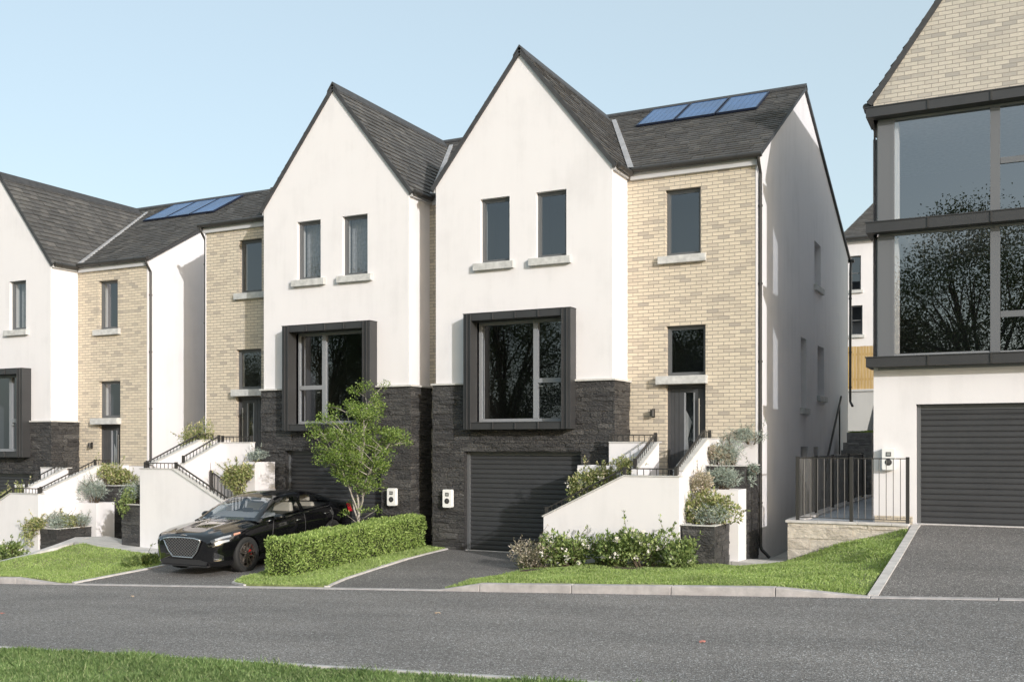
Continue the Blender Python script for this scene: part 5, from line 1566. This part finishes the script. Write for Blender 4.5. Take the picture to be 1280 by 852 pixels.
        for u in (1.66, 2.66): g.tube([(s*(section(u)[k][0]+.0005), u-(.10*math.sin((k-16)/22*3.1) if u < 2 else .02*(k-16)/20), section(u)[k][1]) for k in range(16, 37)], .0045, 5)
        pts = []
        for k in range(16, 37):
            t = (k-16)/20; u = 3.62-.42*max(0, t-.30)**1.2 if t > .3 else 3.62; pts.append((s*(section(u)[k][0]+.0005), u, section(u)[k][1]))
        g.tube(pts, .0045, 5)
        g.tube([(s*(section(u)[35][0]+.0005), u, section(u)[35][1]) for u in np.linspace(1.6,3.3,12)], .0045, 5)
        g.build('door_gap', M['seam'], R, fix=False)
        for u in (2.45, 3.42):
            h = MB(); c = section(u)[20]; x = s*(c[0]+.022)
            h.tube([(x-s*.02,u-.10,c[1]),(x,u-.085,c[1]+.002),(x,u+.085,c[1]+.008),(x-s*.02,u+.10,c[1]+.008)], .011, 8); h.build('door_handle', M['chrome'], R, smooth=True)
    # greenhouse ---------------------------------------------------------
    gt = sm([(1.22,.93),(1.5,1.075),(1.75,1.205),(2.0,1.315),(2.2,1.365),(2.5,1.397),(2.8,1.402),(3.1,1.386),(3.4,1.335),(3.7,1.245),(4.0,1.125),(4.25,1.045)], .10)
    gr = sm([(1.22,.76),(1.5,.715),(1.8,.655),(2.1,.605),(2.5,.58),(3.0,.575),(3.5,.55),(4.0,.545),(4.25,.55)], .12)
    def gsec(u):
        crown = .05*min(1, max(.25, (u-1.25)/.9))*min(1, max(.3, (4.3-u)/.8))
        t0, rr = gt(u), gr(u); rz = t0-crown
        bw, bz = hs(u)-.012, sh(u)+.004
        if rz < bz+.01: rz = bz+.01
        p = [(rr*i/8, t0-(t0-rz)*(i/8)**2.4) for i in range(9)]
        for j in range(1, 13):
            t = j/12; p.append((rr+(bw-rr)*t+.028*math.sin(math.pi*t), rz+(bz-rz)*t))
        return p
    gu = [1.24+.03*i for i in range(101)]
    parts = {}
    def put(key, quad): parts.setdefault(key, []).append(quad)
    G = [gsec(u) for u in gu]
    for i in range(len(gu)-1):
        u = (gu[i]+gu[i+1])/2
        for k in range(20):
            for s in (1,-1):
                q = [(s*G[i][k][0],gu[i],G[i][k][1]),(s*G[i][k+1][0],gu[i],G[i][k+1][1]),(s*G[i+1][k+1][0],gu[i+1],G[i+1][k+1][1]),(s*G[i+1][k][0],gu[i+1],G[i+1][k][1])]
                if s < 0: q = q[::-1]
                if k < 8:
                    if u < 2.03 and k < 7: key = 'windscreen'
                    elif 3.42 < u < 4.12 and k < 7: key = 'rear_window'
                    else: key = 'roof'
                else:
                    j = k-8
                    hgt = G[i][8][1]-G[i][20][1]
                    okk = 2 <= j <= 10 and hgt > .10 and u < 3.80
                    if 2.60 < u < 2.71: okk = False
                    if u > 3.45 and j > 10-(u-3.45)*9: okk = False
                    key = (('front_side_window' if u < 2.65 else 'rear_side_window')+('l' if s > 0 else 'r')) if okk else 'roof'
                put(key, q)
    for key, qs in parts.items():
        b = MB()
        idx = {}; vs = []; fs = []
        for q in qs:
            f = []
            for p in q:
                kk = (round(p[0],4), round(p[1],4), round(p[2],4))
                if kk not in idx: idx[kk] = len(vs); vs.append(p)
                f.append(idx[kk])
            f = [x for n_, x in enumerate(f) if x not in f[:n_]]
            if len(f) > 2: fs.append(tuple(f))
        b.add(vs, fs)
        nm_ = 'side_window' if 'side' in key else key
        b.build(nm_, M['paint'] if key == 'roof' else M['car_glass'], R, smooth=True, fix=False)
    # chrome round the side glass, wipers, pillars inside
    for s in (1,-1):
        c = MB()
        c.tube([(s*(gsec(u)[20][0]+.004), u, gsec(u)[20][1]+.012) for u in np.linspace(1.52,3.62,26)]+[(s*(gsec(3.78)[15][0]+.004),3.78,gsec(3.78)[15][1])], .008, 6)
        c.build('window_trim', M['chrome'], R, smooth=True)
        mi = MB()
        c0 = (s*.965, 1.70, .965)
        v = []; n = 14
        prof = [(0,.02),(.02,.055),(.06,.075),(.12,.07),(.16,.04),(.17,.015)]
        for y, r in prof:
            for k in range(n): v.append((c0[0]+r*1.55*math.cos(2*math.pi*k/n), c0[1]-.06+y, c0[2]+r*.95*math.sin(2*math.pi*k/n)))
        mi.add(v, [(i*n+k,i*n+(k+1)%n,(i+1)*n+(k+1)%n,(i+1)*n+k) for i in range(len(prof)-1) for k in range(n)]+[tuple(range(n-1,-1,-1)), tuple((len(prof)-1)*n+k for k in range(n))])
        mi.tube([(s*.82,1.72,.905),(s*.90,1.71,.93)], .02, 8)
        mo = mi.build('mirror', M['paint'], R, smooth=True)
        mg = MB(); mg.poly([(c0[0]-.085,c0[1]+.113,c0[2]-.045),(c0[0]+.085,c0[1]+.113,c0[2]-.045),(c0[0]+.085,c0[1]+.113,c0[2]+.045),(c0[0]-.085,c0[1]+.113,c0[2]+.045)]); mg.build('mirror_glass', M['chrome'], mo)
    # cabin: tray, seats, wheel
    t = MB(); t.hexa([(-.72,1.52,.958),(.72,1.52,.958),(.72,1.95,.966),(-.72,1.95,.966)], [(-.70,1.55,.962),(.70,1.55,.962),(.66,1.95,1.02),(-.66,1.95,1.02)]); t.build('dashboard', M['dash'], R)
    t = MB(); t.hexa([(-.70,1.96,.962),(.70,1.96,.962),(.70,3.9,1.015),(-.70,3.9,1.015)], [(-.70,1.96,.967),(.70,1.96,.967),(.70,3.9,1.022),(-.70,3.9,1.022)]); t.build('cabin_lining', M['dark_plastic'], R)
    def seat(x, y, w, h):
        b = MB()
        b.hexa([(x-w/2,y,.96),(x+w/2,y,.96),(x+w/2,y+.13,.96),(x-w/2,y+.13,.96)], [(x-w*.42,y+.06,.96+h),(x+w*.42,y+.06,.96+h),(x+w*.42,y+.15,.96+h),(x-w*.42,y+.15,.96+h)])
        o = b.build('seat', M['beige'], R, bevel=.035)
        hb = MB(); hb.hexa([(x-.13,y+.05,.98+h),(x+.13,y+.05,.98+h),(x+.13,y+.15,.98+h),(x-.13,y+.15,.98+h)], [(x-.11,y+.07,1.12+h),(x+.11,y+.07,1.12+h),(x+.11,y+.15,1.12+h),(x-.11,y+.15,1.12+h)])
        hb.build('headrest', M['beige'], o, bevel=.03)
    seat(.37,2.52,.50,.20); seat(-.37,2.52,.50,.20); seat(.34,3.28,.56,.13); seat(-.34,3.28,.56,.13)
    sw = MB(); cx, cy, cz, r = .37, 2.02, 1.03, .17
    sw.tube([(cx+r*math.cos(a), cy+.08*math.sin(a), cz+r*.85*math.sin(a)) for a in np.linspace(0, 2*math.pi, 25)], .014, 6); sw.build('steering_wheel', M['dark_plastic'], R, smooth=True)
    sc_ = MB(); sc_.box(-.12,.12,1.90,1.93,1.02,1.10); sc_.build('dash_screen', M['dark_plastic'], R)
    # grille
    poly = [(-.46,.685),(-.475,.71),(-.30,.735),(0,.745),(.30,.735),(.475,.71),(.46,.685),(.37,.50),(.25,.375),(-.25,.375),(-.37,.50)]
    yf = -.018
    b = MB(); b.prism_y(poly[::-1], yf, .10); gp = b.build('grille', M['dark_plastic'], R)
    b = MB(); b.tube([(v, yf-.012, z) for v, z in poly+[poly[0]]], .014, 8); b.build('grille_frame', M['chrome'], gp, smooth=True)
    b = MB()
    def clip(p, d):
        lo, hi = -9, 9; n = len(poly)
        for i in range(n):
            a = poly[i]; c = poly[(i+1)%n]; nx_, nz_ = (c[1]-a[1]), -(c[0]-a[0])
            if nx_*(0-a[0])+nz_*(.55-a[1]) > 0: nx_, nz_ = -nx_, -nz_
            den = nx_*d[0]+nz_*d[1]; num = nx_*(a[0]-p[0])+nz_*(a[1]-p[1])
            if abs(den) < 1e-9: continue
            t = num/den
            if den > 0: hi = min(hi, t)
            else: lo = max(lo, t)
        return lo, hi
    for sgn in (1,-1):
        for i in range(-13, 14):
            p = (i*.074, .55); d = (.80, .6*sgn); lo, hi = clip(p, d)
            if hi-lo > .03: b.bar((p[0]+d[0]*lo, yf-.008, p[1]+d[1]*lo), (p[0]+d[0]*hi, yf-.008, p[1]+d[1]*hi), .006, .0058)
    b.build('grille_mesh', M['mesh_chrome'], gp, fix=False)
    b = MB(); b.prism_y([(-.56,.235),(.56,.235),(.60,.30),(.40,.335),(-.40,.335),(-.60,.30)], -.012, .05); b.build('lower_intake', M['dark_plastic'], R)
    b = MB(); b.prism_y([(-.62,.205),(.62,.205),(.60,.225),(-.60,.225)], -.03, .06); b.build('splitter', M['dark_plastic'], R)
    b = MB(); z = .775; y = .03
    b.hexa([(-.085,y-.012,z),(.085,y-.012,z),(.085,y+.0,z+.01),(-.085,y+.0,z+.01)], [(-.05,y-.014,z+.018),(.05,y-.014,z+.018),(.05,y,z+.022),(-.05,y,z+.022)])
    b.box(-.018,.018,y-.018,y-.002,z-.004,z+.026); b.build('bonnet_badge', M['chrome'], R)
    # wheels
    for u, s in wheels:
        x = s*.80
        w = MB(); w.lathe([(.205,x-.10),(.22,x-.112),(.325,x-.112),(.343,x-.09),(.346,x),(.343,x+.09),(.325,x+.112),(.245,x+.112),(.235,x+.104),(.235,x+.09)], (0,u,.345), 'x', 48)
        wo = w.build('wheel', M['tyre'], R, smooth=True)
        r_ = MB(); xo = x+s*.095
        r_.lathe([(.238,xo+s*.006),(.225,xo+s*.012),(.215,xo-s*.03),(.21,x-s*.08)], (0,u,.345), 'x', 48)
        r_.lathe([(.0,xo+s*.002),(.045,xo+s*.004),(.055,xo-s*.02)], (0,u,.345), 'x', 20)
        for k in range(5):
            for dl in (-.17,.17):
                a0 = 2*math.pi*k/5+dl*.9; a1 = 2*math.pi*k/5+dl*1.5
                p = Vector((xo-s*.012, u+.04*math.cos(a0), .345+.04*math.sin(a0))); q = Vector((xo-s*.0, u+.222*math.cos(a1), .345+.222*math.sin(a1)))
                d = (q-p).normalized(); sd = d.cross(Vector((1,0,0)))*.013
                v = [p-sd, p+sd, q+sd*1.1, q-sd*1.1]; bk = Vector((-s*.03,0,0))
                r_.add([tuple(z) for z in v]+[tuple(z+bk) for z in v], [(0,1,2,3),(7,6,5,4),(0,4,5,1),(1,5,6,2),(2,6,7,3),(3,7,4,0)])
        r_.build('rim', M['rim'], wo)
        dd = MB(); dd.lathe([(.06,x+s*.02),(.165,x+s*.02),(.165,x)], (0,u,.345), 'x', 36); dd.build('brake_disc', M['disc'], wo)
        ca = MB()
        for i in range(5):
            a = math.radians(-15+8*i); a2 = a+math.radians(8)
            ca.hexa([(x+s*.0,u+.12*math.cos(a),.345+.12*math.sin(a)),(x+s*.05,u+.12*math.cos(a),.345+.12*math.sin(a)),(x+s*.05,u+.18*math.cos(a),.345+.18*math.sin(a)),(x,u+.18*math.cos(a),.345+.18*math.sin(a))],
                    [(x+s*.0,u+.12*math.cos(a2),.345+.12*math.sin(a2)),(x+s*.05,u+.12*math.cos(a2),.345+.12*math.sin(a2)),(x+s*.05,u+.18*math.cos(a2),.345+.18*math.sin(a2)),(x,u+.18*math.cos(a2),.345+.18*math.sin(a2))])
        ca.build('caliper', M['caliper'], wo)
    y0 = 14.93
    zf, zb_ = zd2(-14.7, y0+.8), zd2(-14.7, y0+3.63)
    pitch = math.atan2(zb_-zf, 2.835)
    R.rotation_euler = (pitch, 0, 0); R.scale = (1.035, 1.0, 1.05)
    R.location = (-14.76, y0, zf-.8*math.sin(pitch)+.004)
car()
# ------------------------------------------------------------------ light, sky, camera
Ld = Vector((-1.55, 1.0, -.57)).normalized()
sun = bpy.data.lights.new('sun', 'SUN'); sun.energy = 2.0; sun.angle = math.radians(.55); sun.color = (1.0, .978, .968)
so = bpy.data.objects.new('sun', sun); C.objects.link(so); so.rotation_euler = Ld.to_track_quat('-Z', 'Y').to_euler(); so.location = (20, -20, 20)
W = bpy.data.worlds.new('World'); SC.world = W; W.use_nodes = True
nt = W.node_tree; bg = [n for n in nt.nodes if n.type == 'BACKGROUND'][0]
sky = nt.nodes.new('ShaderNodeTexSky'); sky.sky_type = 'NISHITA'; sky.sun_disc = False
sky.sun_elevation = math.asin(-Ld.z); sky.sun_rotation = math.atan2(-Ld.x, -Ld.y)
sky.air_density = 1.0; sky.dust_density = 3.5; sky.ozone_density = 1.2; sky.altitude = 0
hz = nt.nodes.new('ShaderNodeMix'); hz.data_type = 'RGBA'; hz.inputs[0].default_value = .5; hz.inputs[7].default_value = (3.1, 3.6, 3.5, 1)      # bright summer haze over the blue
nt.links.new(sky.outputs[0], hz.inputs[6]); nt.links.new(hz.outputs[2], bg.inputs[0]); bg.inputs[1].default_value = .145
SC.view_settings.view_transform = 'Standard'; SC.view_settings.look = 'None'; SC.view_settings.exposure = .80; SC.view_settings.gamma = 1
SC.view_settings.use_curve_mapping = False
SC.render.engine = 'CYCLES'
SC.cycles.max_bounces = 10; SC.cycles.diffuse_bounces = 8; SC.cycles.transparent_max_bounces = 12; SC.cycles.use_denoising = True
SC.cycles.sample_clamp_indirect = 8
cam = bpy.data.cameras.new('camera'); co = bpy.data.objects.new('camera', cam); C.objects.link(co)
cam.sensor_width = 36; cam.lens = 36*1257.16/1280
cam.shift_x = 0; cam.shift_y = (554.97-426)/1280
cam.clip_end = 1000; cam.clip_start = .1
co.location = (0, 0, 0); co.rotation_euler = (math.radians(90), 0, math.radians(26.634))
SC.camera = co
